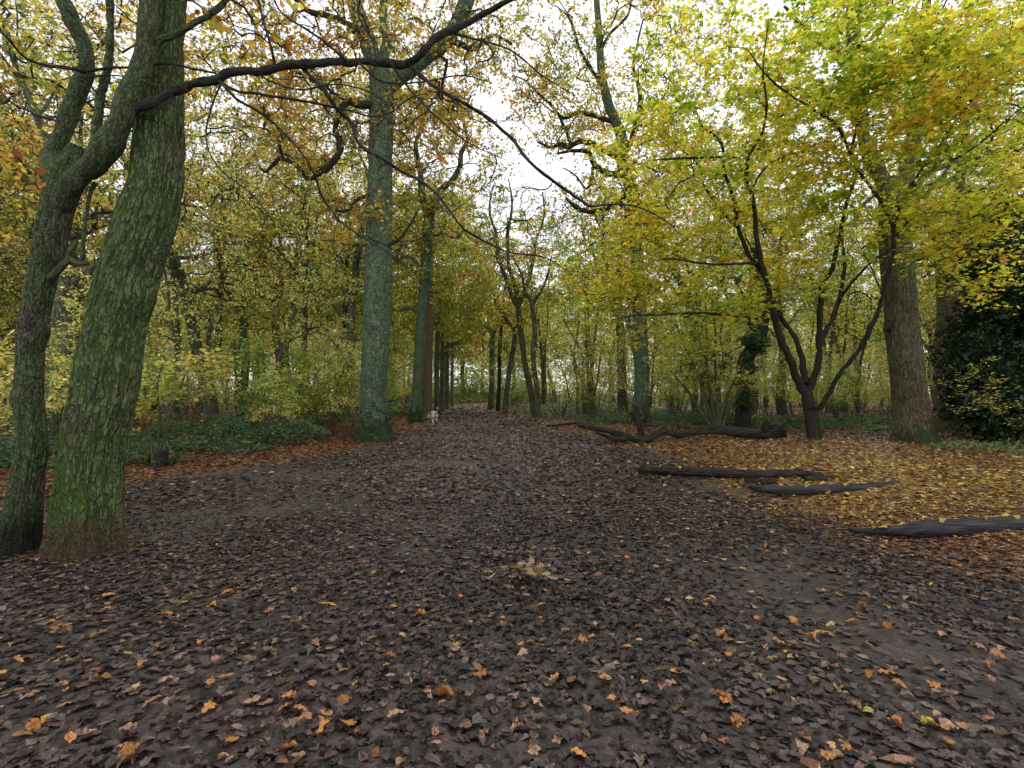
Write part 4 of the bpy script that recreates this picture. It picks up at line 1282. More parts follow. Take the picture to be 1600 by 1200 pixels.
def tree_ok(X, Y):
    if X < 0 or X < path_l(Y):
        return X < path_l(Y) - 2.2 and (Y > 16 or X < -13)
    if X > path_r(Y) + (2.2 if Y > 30 else 3.5):
        if Y < 21 and X < 17: return False
        if Y < 24 and X < 7.5: return False
        return Y > 14
    return False


# the wood's trunks that the photograph lets one make out on the left
known = [(333, 577, 12, 24, 0, "straight tree, tallest in the wood between the two foreground trunks and the tall oak"),
         (277, 577, 9, 27, 4, "slim tree just right of the leaning mossy trunk, in the wood"),
         (469, 579, 7, 26, 2, "twin-stemmed tree midway between the straight tree and the tall oak"),
         (412, 604, 7, 19, 5, "thin dark sapling tree left of the twin-stemmed tree"),
         (538, 560, 13, 28, 1, "crooked oak close left of the tall green-grey oak"),
         (75, 610, 15, 15, 3, "tree seen between the forked tree and the leaning mossy trunk"),
         (920, 622, 8, 32, 2, "twin-stemmed tree right of the leaning forked trunk"),
         (1085, 630, 10, 30, 4, "pale tree behind the hazel clump"),
         (1340, 640, 9, 25, 5, "thin tree seen left of the massive brown oak")]
taken = []
for (x, y, w, Yd, k, lab) in known:
    X = at(x, y, Yd)[0]
    taken.append((X, Yd))
    dup(ARCH[k], (X, Yd, float(gh(X, Yd))), R.uniform(0, 6), 1.0, lab, "trees of the wood either side of the path")
    # the plain numbers above are where the photograph shows them
spots = scatter(225, 14.5, 100, 2.5, tree_ok)
SEENT = np.array(taken)
for (X, Y) in spots:
    if np.min((SEENT[:, 0] - X) ** 2 + (SEENT[:, 1] - Y) ** 2) < 6: continue
    k = int(R.choice(6, p=[.16, .16, .16, .14, .16, .22]))
    band = "near" if Y < 30 else ("middle" if Y < 55 else "deepest")
    side = "left" if X < path_l(Y) else "right"
    o = dup(ARCH[k], (X, Y, float(gh(X, Y)) - .05), R.uniform(0, 6.28), R.uniform(.75, 1.15), "", "trees of the wood either side of the path", None)
    locate(o, ALAB[k], X, Y, ("near", 28, "middle-distance", 50, "far"))
# the avenue bends, so trees close its far end
for i in range(16):
    X, Y = -26 + 34 * (i + R.random()) / 16, R.uniform(84, 104)
    k = int(R.choice([0, 1, 3, 4]))
    o = dup(ARCH[k], (X, Y, float(gh(X, Y)) - .05), R.uniform(0, 6.28), R.uniform(1.1, 1.5), "", "trees of the wood either side of the path", None)
    locate(o, ALAB[k], X, Y, ("near", 28, "middle-distance", 50, "far"))


# ================================================================== shrubs and saplings under the trees
def shrub(name, nst, H, spreadr, nseed, pal, palw, leafsize, perleaf=9, perspray=5, mat=None, leafmat=None, r=.018, level=.3, spl=.5, lean=.35, nb=1.0, crooked=.08):
    t = root(name, (0, 0, 0), "", "shrub")
    acc = Acc(); sk = []
    az = R.uniform(0, 2 * pi, nst)
    st_ = np.stack([.12 * np.cos(az), .12 * np.sin(az), 0 * az - .1], 1)
    d = np.stack([np.cos(az) * lean * R.uniform(.2, 1.3, nst), np.sin(az) * lean * R.uniform(.2, 1.3, nst), np.ones(nst)], 1)
    lp = wander(st_, d, H * R.uniform(.6, 1, nst), 9, crooked, .02)
    lr = r * R.uniform(.6, 1.1, nst)[:, None] * np.linspace(1, .25, 10)[None]
    tubes(acc, lp, lr, 6)
    part(acc, "stems", mat or B_G, t)
    for j in range(nst): sk.append((lp[j, 2:], lr[j, 2:]))
    S = np.vstack([ell(0, 0, H * .62, spreadr, spreadr, H * .42, nseed)])
    S = S[S[:, 2] > .25]
    crown(t, sk, S, pal, palw, mat or B_G, leafmat or M_LEAFV, leafsize=leafsize, perspray=perspray, perleaf=perleaf, spl=spl, level=level, r0=.0035, jit=.08, nbias=nb, fine=.003, tm=tmpl_kite(), spread=.7)
    return t


SHR = [shrub("hazel_shrub", 10, 4.6, 1.7, 85, P_PALE, [1, 3, 4, 2.4, .6], .085, perleaf=8, spl=.6, level=.2, nb=1.6),
       shrub("hazel_shrub", 8, 6.2, 2.1, 100, P_PALE, [2, 4, 3.4, 1.4, .4], .09, perleaf=8, spl=.7, level=.2, nb=1.6),
       shrub("bushy_sapling", 5, 3.2, 1.1, 50, P_PALE, [1, 2, 3, 3, 1.2], .08, r=.012, perleaf=6, spl=.5, nb=1.6),
       shrub("leafy_shrub", 8, 3.4, 1.6, 80, P_YG, [4, 4, 2.4, 1, .2], .085, perleaf=7, level=.2, nb=1.6),
       shrub("bare_shrub", 11, 5.0, 1.6, 55, P_PALE, [1, 2, 3, 3, 2], .08, perleaf=2, mat=B_T, lean=.5, crooked=.14)
       ]
SLAB = ["pale-leaved hazel shrub", "tall airy yellowing hazel", "small cream-yellow sapling", "green leafy shrub", "half bare arching shrub"]


def shrub_ok(X, Y):
    if X < path_l(Y): return X < path_l(Y) - 1.0 and Y > 11.5
    if X > path_r(Y) + 1.2:
        if Y < 19 and X < 15: return False
        if Y < 22.5 and X < 6.5: return False
        return Y > 15
    return False


for (X, Y) in scatter(265, 11.5, 72, 1.7, shrub_ok):
    k = int(R.choice(5, p=[.26, .24, .16, .14, .20]))
    band = "near" if Y < 22 else ("middle" if Y < 42 else "far")
    side = "left" if X < path_l(Y) else "right"
    o = dup(SHR[k], (X, Y, float(gh(X, Y)) - .03), R.uniform(0, 6.28), R.uniform(.7, 1.2) * (1 if Y > 21 else .68), "", "shrubs and saplings under the trees")
    locate(o, SLAB[k], X, Y, ("near", 20, "middle-distance", 38, "far"))
for (X, Y, k) in ((7.6, 23.5, 1), (9.4, 22.2, 0), (11.2, 23.4, 1), (12.8, 21.6, 0), (14.6, 22.8, 3), (10.4, 25.2, 1), (6.2, 27.4, 0), (8.6, 27.0, 3), (16.4, 21.4, 0), (13.4, 25.6, 1), (4.4, 27.2, 2), (18.6, 23.0, 1)):
    o = dup(SHR[k], (X, Y, float(gh(X, Y)) - .03), R.uniform(0, 6.28), R.uniform(.7, .95), "", "shrubs and saplings under the trees")
    locate(o, SLAB[k], X, Y, ("near", 20, "middle-distance", 38, "far"))
for i in range(26):
    X, Y = -24 + 30 * (i + R.random()) / 26, R.uniform(82, 92)
    k = int(R.choice([0, 1, 3]))
    o = dup(SHR[k], (X, Y, float(gh(X, Y)) - .03), R.uniform(0, 6.28), R.uniform(.9, 1.6), "", "shrubs and saplings under the trees")
    locate(o, SLAB[k], X, Y, ("near", 20, "middle-distance", 38, "far"))
rank_labels()

for o in ARCH + SHR:            # the patterns themselves stand in the wood too
    pass


def place_first(o, X, Y, label, group):
    o.location = (X, Y, float(gh(X, Y)) - .03)
    o["label"] = label; o["group"] = group


for i, (o, X, Y) in enumerate(zip(ARCH, (-20, -27, -12, 30, 20, 14), (34, 26, 45, 34, 42, 52))):
    place_first(o, X, Y, ALAB[i] + " standing deep among the others " + ("left" if X < 0 else "right") + " of the path", "trees of the wood either side of the path")
for i, (o, X, Y) in enumerate(zip(SHR, (-9.6, -6.9, 8.8, -7.4, 6.3), (12.2, 19, 20.5, 15.5, 25))):
    place_first(o, X, Y, SLAB[i] + " at the undergrowth's front edge, " + ("left" if X < 0 else "right"), "shrubs and saplings under the trees")

# --- shrubs one can single out
def own_shrub(name, label, px, py, stems_, pal, palw, seeds, leafsize, Y=None, mat=B_G, tm=None, perleaf=7, perspray=4, spl=.4, leafmat=None, nb=1.3, cat="shrub"):
    g_ = ground_at(px, py)
    Y = Y or g_[1]
    t = root(name, (g_[0], g_[1], float(gh(g_[0], g_[1]))), label, cat)
    sk = []
    for rows in stems_:
        rows = [(*q, Y) if len(q) == 3 else q for q in rows]
        P, r = stem(rows, Y, 5, under=.05)
        a = Acc(); tubes(a, P[None], r[None], 6, gnarl=.1)
        part(a, "stem", mat, t)
        sk.append((P[3:], r[3:]))
    crown(t, sk, seeds, pal, palw, mat, leafmat or M_LEAF, leafsize=leafsize, perspray=perspray, perleaf=perleaf, spl=spl, level=.3, tm=tm, nbias=nb, r0=.003, fine=.0022, spread=.5)
    return t


YH = ground_at(1122, 677)[1]
own_shrub("hazel_shrub", "hazel clump of many straight stems fanning out in front of the fallen trunk", 1122, 677,
          [[(1120, 677, 6), (1104, 656, 5), (1088, 630, 4), (1072, 606, 3), (1056, 590, 2)],
           [(1121, 677, 6), (1108, 645, 5), (1095, 600, 4.5), (1086, 570, 4), (1066, 536, 3), (1056, 500, 2)],
           [(1122, 677, 6), (1114, 640, 5), (1106, 590, 5), (1103, 540, 4), (1104, 505, 3), (1100, 450, 2)],
           [(1123, 677, 7), (1121, 640, 6), (1119, 600, 5), (1117, 550, 4), (1118, 518, 4), (1112, 470, 3)],
           [(1124, 677, 6), (1125, 640, 5), (1124, 600, 4), (1130, 560, 3), (1126, 520, 3), (1140, 470, 2)],
           [(1125, 677, 5), (1134, 650, 4), (1136, 620, 4), (1150, 590, 3), (1160, 560, 2)],
           [(1120, 677, 5), (1098, 650, 4), (1080, 620, 3), (1050, 580, 2)],
           [(1126, 677, 5), (1130, 660, 4), (1146, 630, 3), (1166, 600, 2)]],
          P_PALE, [2, 4, 4, 2, .4], np.vstack([pell(1060, 570, YH, 1.2, 60), pell(1130, 590, YH, 1.0, 26), pell(1100, 500, YH - .3, 1.4, 60), pell(1040, 610, YH - .2, .7, 20), pell(1170, 600, YH, .6, 14)]), .085, tm=tmpl_hex())
YS = ground_at(250, 728)[1]
own_shrub("stump_sprout", "thin pale shoots with large yellow-green leaves rising from a low stump, left", 250, 728,
          [[(238, 722, 5), (236, 690, 4), (228, 650, 4), (226, 610, 3), (230, 575, 2)], [(246, 722, 5), (247, 690, 4), (250, 650, 4), (246, 610, 3), (252, 570, 2)],
           [(254, 722, 5), (258, 690, 4), (262, 655, 4), (276, 620, 3), (290, 585, 2)], [(250, 722, 4), (256, 680, 3), (270, 640, 3), (300, 610, 2)],
           [(242, 722, 4), (232, 670, 3), (215, 640, 3), (200, 620, 2)]],
          P_PALE, [2, 4, 4, 2, .6], np.vstack([pell(240, 600, YS, .7, 22), pell(290, 590, YS, .7, 24), pell(210, 650, YS, .5, 12), pell(330, 580, YS, .5, 14)]), .12, tm=tmpl_hex(), perleaf=4)
a = Acc()
for q in ((252, 728, 22, 24), (236, 727, 14, 18), (268, 727, 12, 12)):
    g_ = ground_at(q[0], q[1]); rr_ = wr(q[2], q[0], YS); hh = q[3] * YS / F
    P1 = np.array([[g_[0], g_[1], g_[2] - .1], [g_[0] + .01, g_[1], g_[2] + hh * .5], [g_[0] + .03, g_[1], g_[2] + hh]])
    tubes(a, spline(P1, 4)[None], np.array([[rr_ * 1.15, rr_ * 1.05, rr_, rr_ * .95, rr_ * .9, rr_ * .85, rr_ * .8, rr_ * .82, rr_ * .8]]), 14, gnarl=.3, cap=True)
o = a.obj("tree_stump", B_LOG)
tag(o, "low dark coppiced stump at the edge of the leaves, left of the path", "stump")
Yz = ground_at(917, 652)[1]
own_shrub("hazel_shrub", "clump of slim upright stems beside the thin end of the fallen trunk", 917, 652,
          [[(914, 652, 4), (912, 610, 3.5), (900, 570, 3), (890, 540, 2)], [(916, 652, 4), (918, 600, 3.5), (919, 560, 3), (915, 510, 2)], [(919, 652, 5), (926, 625, 4), (934, 590, 3.5), (938, 560, 3), (945, 530, 2)],
           [(902, 650, 4), (902, 600, 3), (897, 560, 3), (905, 500, 2)], [(912, 651, 4), (910, 590, 3), (908, 550, 2), (880, 500, 2)]],
          P_YG, [3, 4, 3, 1.6, .5, .2], np.vstack([pell(900, 530, Yz, 1.8, 80), pell(940, 560, Yz, 1.2, 30), pell(880, 470, Yz, 1.8, 60)]), .11, spl=.5)
own_shrub("hazel_shrub", "leafy green shrub against the left foot of the tall green-grey oak", 520, 668,
          [[(520, 668, 4), (516, 630, 3), (500, 600, 2), (490, 580, 2)], [(524, 668, 4), (526, 630, 3), (536, 590, 2)], [(516, 668, 4), (500, 640, 3), (470, 620, 2)]],
          P_YG, [4, 4, 2.4, 1, .2, .1], np.vstack([pell(500, 600, 18, 1.5, 90), pell(460, 610, 18, 1.0, 40), pell(540, 590, 18, .9, 30)]), .10, spl=.5, perleaf=9)
own_shrub("twiggy_shrub", "thin reddish stems spreading from one point in the brambles, left", 404, 682,
          [[(402, 682, 3), (395, 650, 2.4), (380, 610, 2), (372, 590, 1)], [(404, 682, 3), (406, 640, 2.4), (402, 600, 1.6)], [(406, 682, 3), (416, 640, 2.4), (432, 600, 1.6)], [(407, 682, 3), (420, 650, 2), (440, 620, 1.4)]],
          P_PALE, [1, 2, 3, 3, 2], np.vstack([pell(400, 610, 16, 1.2, 30), pell(440, 610, 16, .8, 16)]), .09, perleaf=4)

# holly, dark, right edge
YHo = 15.5
own_shrub("holly_bush", "tall dense dark green holly at the right edge of the wood", 1560, 672,
          [[(1560, 672, 10, YHo), (1562, 600, 9, YHo), (1556, 500, 7, YHo), (1560, 400, 4, YHo)], [(1590, 676, 8, YHo), (1600, 600, 7, YHo), (1610, 480, 4, YHo)], [(1540, 670, 7, YHo), (1530, 600, 6, YHo), (1520, 520, 3, YHo)]],
          [(.018, .038, .014), (.03, .055, .02), (.05, .08, .03)], [5, 3, 1], np.vstack([pell(1570, 560, YHo, 1.7, 420, rz=2.4, ry=1.3), pell(1600, 410, YHo, 1.9, 300, ry=1.2, rz=2.2), pell(1555, 640, YHo - .2, 1.2, 120, rz=.8), pell(1660, 540, YHo, 2, 160)]), .13,
          Y=YHo, spl=.5, perspray=5, perleaf=9, leafmat=M_HOLLY, mat=B_IVY, nb=.4)
own_shrub("beech_sapling", "low sapling with flat layers of pale yellow leaves before the holly", 1562, 690,
          [[(1570, 690, 4), (1564, 640, 3), (1548, 600, 2), (1530, 580, 1)], [(1572, 690, 3), (1590, 640, 3), (1600, 600, 2)], [(1568, 690, 3), (1545, 660, 2), (1520, 640, 1)]],
          P_PALE, [3, 4, 4, 1.5, .3], np.vstack([pell(1540, 600, 13, .9, 11, rz=.8), pell(1580, 620, 13, .8, 9, rz=.8), pell(1520, 630, 13, .6, 6)]), .085, tm=tmpl_hex(), nb=2.6, perleaf=5)
own_shrub("hazel_shrub", "yellowing shrub at the left edge behind the forked tree", 6, 690,
          [[(6, 690, 4), (0, 640, 3), (-10, 600, 2)], [(10, 690, 4), (14, 640, 3), (30, 600, 2)]],
          P_PALE, [1, 2, 3, 4, 2], np.vstack([pell(0, 600, 9.5, 1.2, 60), pell(90, 610, 9, .7, 20)]), .10, perleaf=6)


# ================================================================== brambles and ground cover
def cover(name, label, cx, cy, rx, ry, n, h, pal, palw, size, mat, nb=1.1, cat="undergrowth", seed=0, anywhere=False):
    P = []
    X = cx + rx * R.uniform(-1, 1, n * 2); Y = cy + ry * R.uniform(-1, 1, n * 2)
    d = np.hypot((X - cx) / rx, (Y - cy) / ry)
    f = fbm(X * .9, Y * .9, seed=seed)
    k = (d + (f - .5) * 1.2 < .9) & (anywhere | ((on_path(X, Y) < .1) & ((X < path_l(Y) - 1.1) | (X > path_r(Y) + .6))))
    X, Y, d, f = X[k], Y[k], d[k], f[k]
    top = h * (.25 + 2.6 * np.clip(fbm(X * 1.6, Y * 1.6, seed=seed + 3) - .32, 0, 1)) * np.clip(1.15 - d, .15, 1)
    zz = gh(X, Y)
    Z = zz + .03 + top * R.random(len(X)) ** .45
    acc = Acc()
    scatter_leaves(acc, np.stack([X, Y, Z], 1), R.uniform(.6, 1.25, len(X)) * size, nb, tmpl_kite(), pick(pal, len(X), .25, palw), spread=.6)
    o = acc.obj(name, mat, smooth=False)
    tag(o, label, cat, kind="stuff")


BR = [(.05, .105, .07), (.09, .17, .115), (.15, .25, .17), (.24, .28, .11), (.20, .10, .05)]
cover("bramble", "blue-green brambles between the tall oak and the stump, left of the path", -8.2, 14.6, 3.6, 2.4, 11500, .85, BR, [4, 4, 2, .8, .7], .085, M_LEAF, seed=1)
cover("bramble", "brambles along the stump and behind the mossy trunk, left", -9.6, 11.2, 2.8, 1.3, 5500, .55, BR, [3, 4, 2, 1, 1], .085, M_LEAF, seed=2)
cover("bramble", "low brambles across the wood floor, far left", -18, 19, 9, 5.5, 19000, .8, BR, [3, 4, 3, 2, 3], .11, M_LEAF, seed=3)
cover("bramble", "dark green brambles behind the fallen trunk, right of the path", 8, 23.5, 6.5, 3.0, 9000, .55, BR, [4, 4, 2, 1, .7], .10, M_LEAF, seed=4)
cover("bramble", "brambles around the feet of the right hand oaks", 15.5, 21.5, 5.5, 3.2, 6500, .55, BR, [4, 4, 2, 1, .7], .10, M_LEAF, seed=5)
cover("bramble", "green seedlings and ivy before the holly, right edge", 12.3, 12.9, 1.9, 1.1, 900, .35, BR, [2, 4, 4, 2, .2], .085, M_LEAF, seed=6)
cover("bramble", "brambles at the far end of the path's left border", -10, 32, 4.6, 10, 9000, .8, BR, [3, 4, 3, 2, 2], .15, M_LEAF, seed=7)
cover("bramble", "brambles at the far end of the path's right border", 5.5, 36, 6, 11, 9000, .8, BR, [3, 4, 3, 2, 2], .15, M_LEAF, seed=8)
cover("bracken", "brown withered bracken low between the brambles, left of the path", -10.5, 16.5, 4.5, 3, 6000, .7, [(.16, .07, .03), (.24, .12, .05), (.09, .05, .03)], [3, 2, 2], .12, M_LEAF, nb=.6, seed=9)


cover("thicket", "green and tawny thicket closing the far end of the avenue", -8, 92, 34, 12, 40000, 4.0, [(.14, .2, .09), (.22, .28, .12), (.34, .34, .14), (.3, .2, .09)], [3, 4, 3, 1], .30, M_LEAF, nb=.8, seed=11, anywhere=True)
cover("thicket", "low thicket far off on the left wood floor", -62, 84, 26, 22, 20000, 3.0, [(.14, .2, .09), (.22, .28, .12), (.34, .34, .14), (.3, .2, .09)], [3, 4, 3, 1], .30, M_LEAF, nb=.8, seed=12)
cover("thicket", "low thicket far off on the right wood floor", 50, 84, 32, 22, 22000, 3.0, [(.14, .2, .09), (.22, .28, .12), (.34, .34, .14), (.3, .2, .09)], [3, 4, 3, 1], .30, M_LEAF, nb=.8, seed=13)


# the wood beyond, which reads as one mass
def far_wood():
    acc = Acc()
    n = 80000
    ang = R.uniform(-1.0, 1.0, n)
    rad_ = R.uniform(100, 135, n)
    X, Y = rad_ * np.sin(ang), rad_ * np.cos(ang)
    tone = fbm(X * .12, Y * .12, seed=60)
    top = 15 + 10 * (fbm(X * .09, Y * .09, seed=61))
    Z = gh(X, Y) + top * R.random(n) ** .8
    f = fbm(X * .25, Y * .25, Z * .25, 3, 62)
    k = f > .40
    X, Y, Z, tone = X[k], Y[k], Z[k], tone[k]
    pal = np.array([(.18, .24, .07), (.28, .33, .09), (.42, .40, .13), (.46, .36, .13)])
    c = pal[np.clip(((tone - .3) * 8 + R.normal(0, .8, len(X))).astype(int), 0, 3)] * (1 + R.normal(0, .15, (len(X), 1)))
    scatter_leaves(acc, np.stack([X, Y, Z], 1), R.uniform(.5, 1.1, len(X)) * .9, .5, tmpl_kite(), np.clip(c, .01, .9), spread=.8)
    o = acc.obj("far_wood", M_LEAF, smooth=False)
    tag(o, "mass of distant autumn trees closing the view behind the wood", "trees", kind="stuff")


far_wood()

# ================================================================== fallen trunk and logs
def lift(rows):
    return rows


YF = ground_at(1000, 692)[1]
def fl(px, py, w, dY=0): return (px, py, w, YF + dY)
tF = root("fallen_tree", ground_at(1030, 690), "long twisted fallen trunk lying on the leaves right of the path", "fallen tree")
a = Acc()
P1, r1 = stem([fl(903, 663, 6, 1.6), fl(925, 669, 8, 1.2), fl(957, 674, 9, .8), fl(979, 682, 10, .4), fl(1000, 687, 13), fl(1016, 683, 12), fl(1037, 674, 12, .1), fl(1061, 679, 10, .2),
               fl(1085, 675, 13, .3), fl(1107, 673, 15, .4), fl(1133, 673, 15, .4), fl(1160, 676, 16, .4), fl(1181, 679, 18, .3), fl(1203, 674, 23, .2), fl(1226, 669, 26, 0)], YF, 8, under=0)
tubes(a, P1[None], r1[None], 28, gnarl=.5, cap=True)
part(a, "trunk", B_LOG, tF)
for rows in ([fl(1003, 684, 12), fl(1000, 668, 9, -.05), fl(995, 655, 9, -.1), fl(989, 646, 8, -.1), fl(984, 647, 5, -.1)],
             [fl(978, 686, 8, .2), fl(960, 686, 7, .1), fl(945, 680, 6, .3), fl(930, 676, 4, .5)],
             [fl(915, 666, 5, 1.3), fl(907, 660, 4, 1.6), fl(880, 663, 4, 1.9), fl(853, 666, 3, 2.0)],
             [fl(1195, 672, 12, .1), fl(1198, 660, 8, 0), fl(1196, 654, 5, 0)]):
    P1, r1 = stem(rows, YF, 6, under=0)
    a = Acc(); tubes(a, P1[None], r1[None], 10, gnarl=.35, cap=True)
    part(a, "branch_stub", B_LOG, tF)

def log(name, label, rows, mat, sides=24, gnarl=.2, flat=1.0, cat="log", sink=.0):
    P, r = [], []
    for (px, py, w) in rows:
        g_ = ground_at(px, py + w * .5)
        rr_ = .5 * w * g_[1] / F
        P.append([g_[0], g_[1] + rr_, g_[2] + rr_ * .86 - sink]); r.append(rr_)
    S = spline(np.hstack([P, np.array(r)[:, None]]), 10)
    a = Acc(); tubes(a, S[None, :, :3], S[None, :, 3], sides, gnarl=gnarl, cap=True)
    vv = a.v[0].reshape(len(S), sides, 3)
    for e_, d_ in ((0, S[0, :3] - S[1, :3]), (-1, S[-1, :3] - S[-2, :3])):
        vv[e_] += (nrm(d_)[None] * (S[e_, 3] * R.uniform(-1.2, 1.6, sides))[:, None])
    if flat != 1:
        zc = np.interp(a.v[0][:, 0], S[:, 0], S[:, 2])
        a.v[0][:, 2] = zc + (a.v[0][:, 2] - zc) * flat
    o = a.obj(name, mat)
    tag(o, label, cat)
    if cat == "log" and name == "log":
        for i in range(11):
            q = S[int(R.integers(3, len(S) - 3))]
            LOGL.append((q[0], q[1] - q[3] * R.uniform(0, .5), q[2] + q[3] * flat * .98, label.split(",")[-1].strip() if "," in label else "the grey weathered log"))
    return o


LOGL = []
log("log", "straight dark log dotted with yellow leaves, farthest of the three", [(1006, 733, 13), (1060, 736, 14), (1120, 738, 15), (1180, 741, 14), (1240, 741, 15), (1282, 743, 12)], B_LOG)
log("log", "curved split log with a flat grey top, middle of the three", [(1176, 761, 9), (1200, 765, 13), (1260, 766, 16), (1320, 763, 15), (1370, 760, 13), (1404, 756, 11)], B_LOGW, flat=.9)
log("log", "thick grey weathered log running out of the right edge", [(1330, 828, 7), (1370, 830, 9), (1410, 830, 16), (1450, 829, 25), (1520, 826, 28), (1600, 821, 29), (1700, 815, 30)], B_LOGW, sides=30)
log("log_piece", "short rotten piece wedged between the far and the middle logs", [(1168, 751, 7), (1190, 752, 9), (1212, 751, 8)], B_LOG, gnarl=.4, cat="log")
log("log_piece", "crumbled bark at the right end of the farthest log", [(1262, 749, 9), (1290, 748, 11), (1306, 746, 8)], B_LOG, gnarl=.45, cat="log")
log("stick", "short dark stick lying on the yellow leaves right of the logs", [(1434, 741, 4), (1450, 743, 5), (1463, 745, 4)], B_LOG, sides=8, cat="stick")

# yellow leaves lying on the logs
a = Acc()
# ================================================================== dog
def skin_obj(name, verts, edges, radii, mat, parent, sub=2):
    me = bpy.data.meshes.new(name)
    me.from_pydata([tuple(v) for v in verts], edges, [])
    o = bpy.data.objects.new(name, me); SC.collection.objects.link(o)
    o.modifiers.new("skin", 'SKIN')
    me.skin_vertices[0].data[0].use_root = True
    for i, r in enumerate(radii):
        me.skin_vertices[0].data[i].radius = (r, r) if not isinstance(r, tuple) else r
    ss = o.modifiers.new("sub", 'SUBSURF'); ss.levels = sub; ss.render_levels = sub
    bpy.context.view_layer.update()
    dg = bpy.context.evaluated_depsgraph_get()
    m2 = bpy.data.meshes.new_from_object(o.evaluated_get(dg))
    m2.name = name
    o.modifiers.clear(); o.data = m2
    m2.materials.clear(); m2.materials.append(mat)
    for p in m2.polygons: p.use_smooth = True
    o.parent = parent
    return o


def fur(name, c1, c2, thr, scale=7):
    m, nt, out = newmat(name); g = NG(nt)
    tc = g.n("ShaderNodeTexCoord").outputs['Object']
    n_ = g.noise(tc, scale, 2, .4); f_ = g.noise(tc, 60, 3, .6)
    c = g.mix(g.ramp(n_.outputs['Fac'], thr, thr + .03), c1, c2)
    c = g.mix(g.math('MULTIPLY', f_.outputs['Fac'], .4), c, (.25, .22, .2))
    b = g.n("ShaderNodeBsdfPrincipled"); g.link(c, b.inputs['Base Color']); b.inputs['Roughness'].default_value = .9
    bp = g.n("ShaderNodeBump"); bp.inputs['Strength'].default_value = .4; bp.inputs['Distance'].default_value = .01
    g.link(f_.outputs['Fac'], bp.inputs['Height']); g.link(bp.outputs[0], b.inputs['Normal'])
    g.link(b.outputs[0], out.inputs[0])
    return m


FUR = fur("dog_fur", (.70, .66, .62), (.03, .025, .022), .55)
FURD = fur("dog_head_fur", (.035, .028, .024), (.14, .07, .035), .55)
DARK = fur("dog_nose_dark", (.01, .01, .01), (.015, .012, .012), .5)
gd = ground_at(677, 665)
dog = root("dog", (gd[0], gd[1], float(gh(gd[0], gd[1])) + .012), "white dog with dark patches seen from behind, sniffing by the second oak", "dog")
# local: -y is the tail end (towards the camera), +y the head
V = [(0, -.22, .50), (0, -.08, .50), (0, .10, .49), (0, .26, .46), (-.05, .38, .40), (-.12, .47, .30)]
E = [(0, 1), (1, 2), (2, 3), (3, 4), (4, 5)]
Rd = [.078, .085, .095, .10, .065, .055]
def leg(pts, rs, root_i):
    i0 = len(V)
    for p, r_ in zip(pts, rs): V.append(p); Rd.append(r_)
    E.append((root_i, i0))
    for q in range(len(pts) - 1): E.append((i0 + q, i0 + q + 1))
leg([(-.085, -.22, .36), (-.085, -.14, .27), (-.085, -.27, .155), (-.085, -.25, .03), (-.085, -.20, .015)], [.06, .038, .022, .02, .022], 0)
leg([(.085, -.20, .36), (.085, -.10, .27), (.085, -.19, .155), (.085, -.15, .03), (.085, -.10, .015)], [.06, .038, .022, .02, .022], 0)
leg([(-.075, .25, .33), (-.075, .22, .22), (-.075, .26, .12), (-.075, .25, .02), (-.075, .29, .013)], [.055, .036, .026, .02, .021], 3)
leg([(.075, .28, .33), (.075, .27, .22), (.075, .33, .12), (.075, .33, .02), (.075, .37, .013)], [.055, .036, .026, .02, .021], 3)
i0 = len(V)
for p, r_ in (((.02, -.31, .52), .028), ((.045, -.35, .60), .022), ((.065, -.36, .68), .017), ((.075, -.345, .74), .012)): V.append(p); Rd.append(r_)
E += [(0, i0), (i0, i0 + 1), (i0 + 1, i0 + 2), (i0 + 2, i0 + 3)]
skin_obj("body", V, E, Rd, FUR, dog)
hd = skin_obj("head", [(-.10, .46, .31), (-.145, .53, .25), (-.19, .575, .205), (-.225, .61, .17), (-.245, .63, .152)], [(0, 1), (1, 2), (2, 3), (3, 4)], [.06, .078, .060, .036, .027], FURD, dog)
for s_ in (-1, 1):
    skin_obj("ear", [(-.135 + s_ * .055, .50, .305), (-.13 + s_ * .085, .50, .27), (-.125 + s_ * .09, .51, .215), (-.13 + s_ * .08, .525, .19)], [(0, 1), (1, 2), (2, 3)], [(.03, .012), (.034, .012), (.028, .011), (.012, .008)], FURD, hd, 1)
    skin_obj("eye", [(-.175 + s_ * .038, .575 - s_ * -.02, .255), (-.179 + s_ * .038, .580, .252)], [(0, 1)], [.011, .009], DARK, hd, 1)
skin_obj("nose", [(-.252, .638, .15), (-.262, .648, .143)], [(0, 1)], [.016, .012], DARK, hd, 1)
dog.rotation_euler = (0, 0, math.radians(24))
dog.scale = (1.12, 1.12, 1.08)

# ================================================================== leaves that lie singly on the path
def _p(): pass


def leaf_thing_mesh(tm, col, name):
    v, f = tm
    a = Acc(); a.add(v, f, col=np.repeat(np.array([col]), len(v), 0) * (1 + R.normal(0, .06, (len(v), 1))))
    return a.mesh(name, M_LITTER)


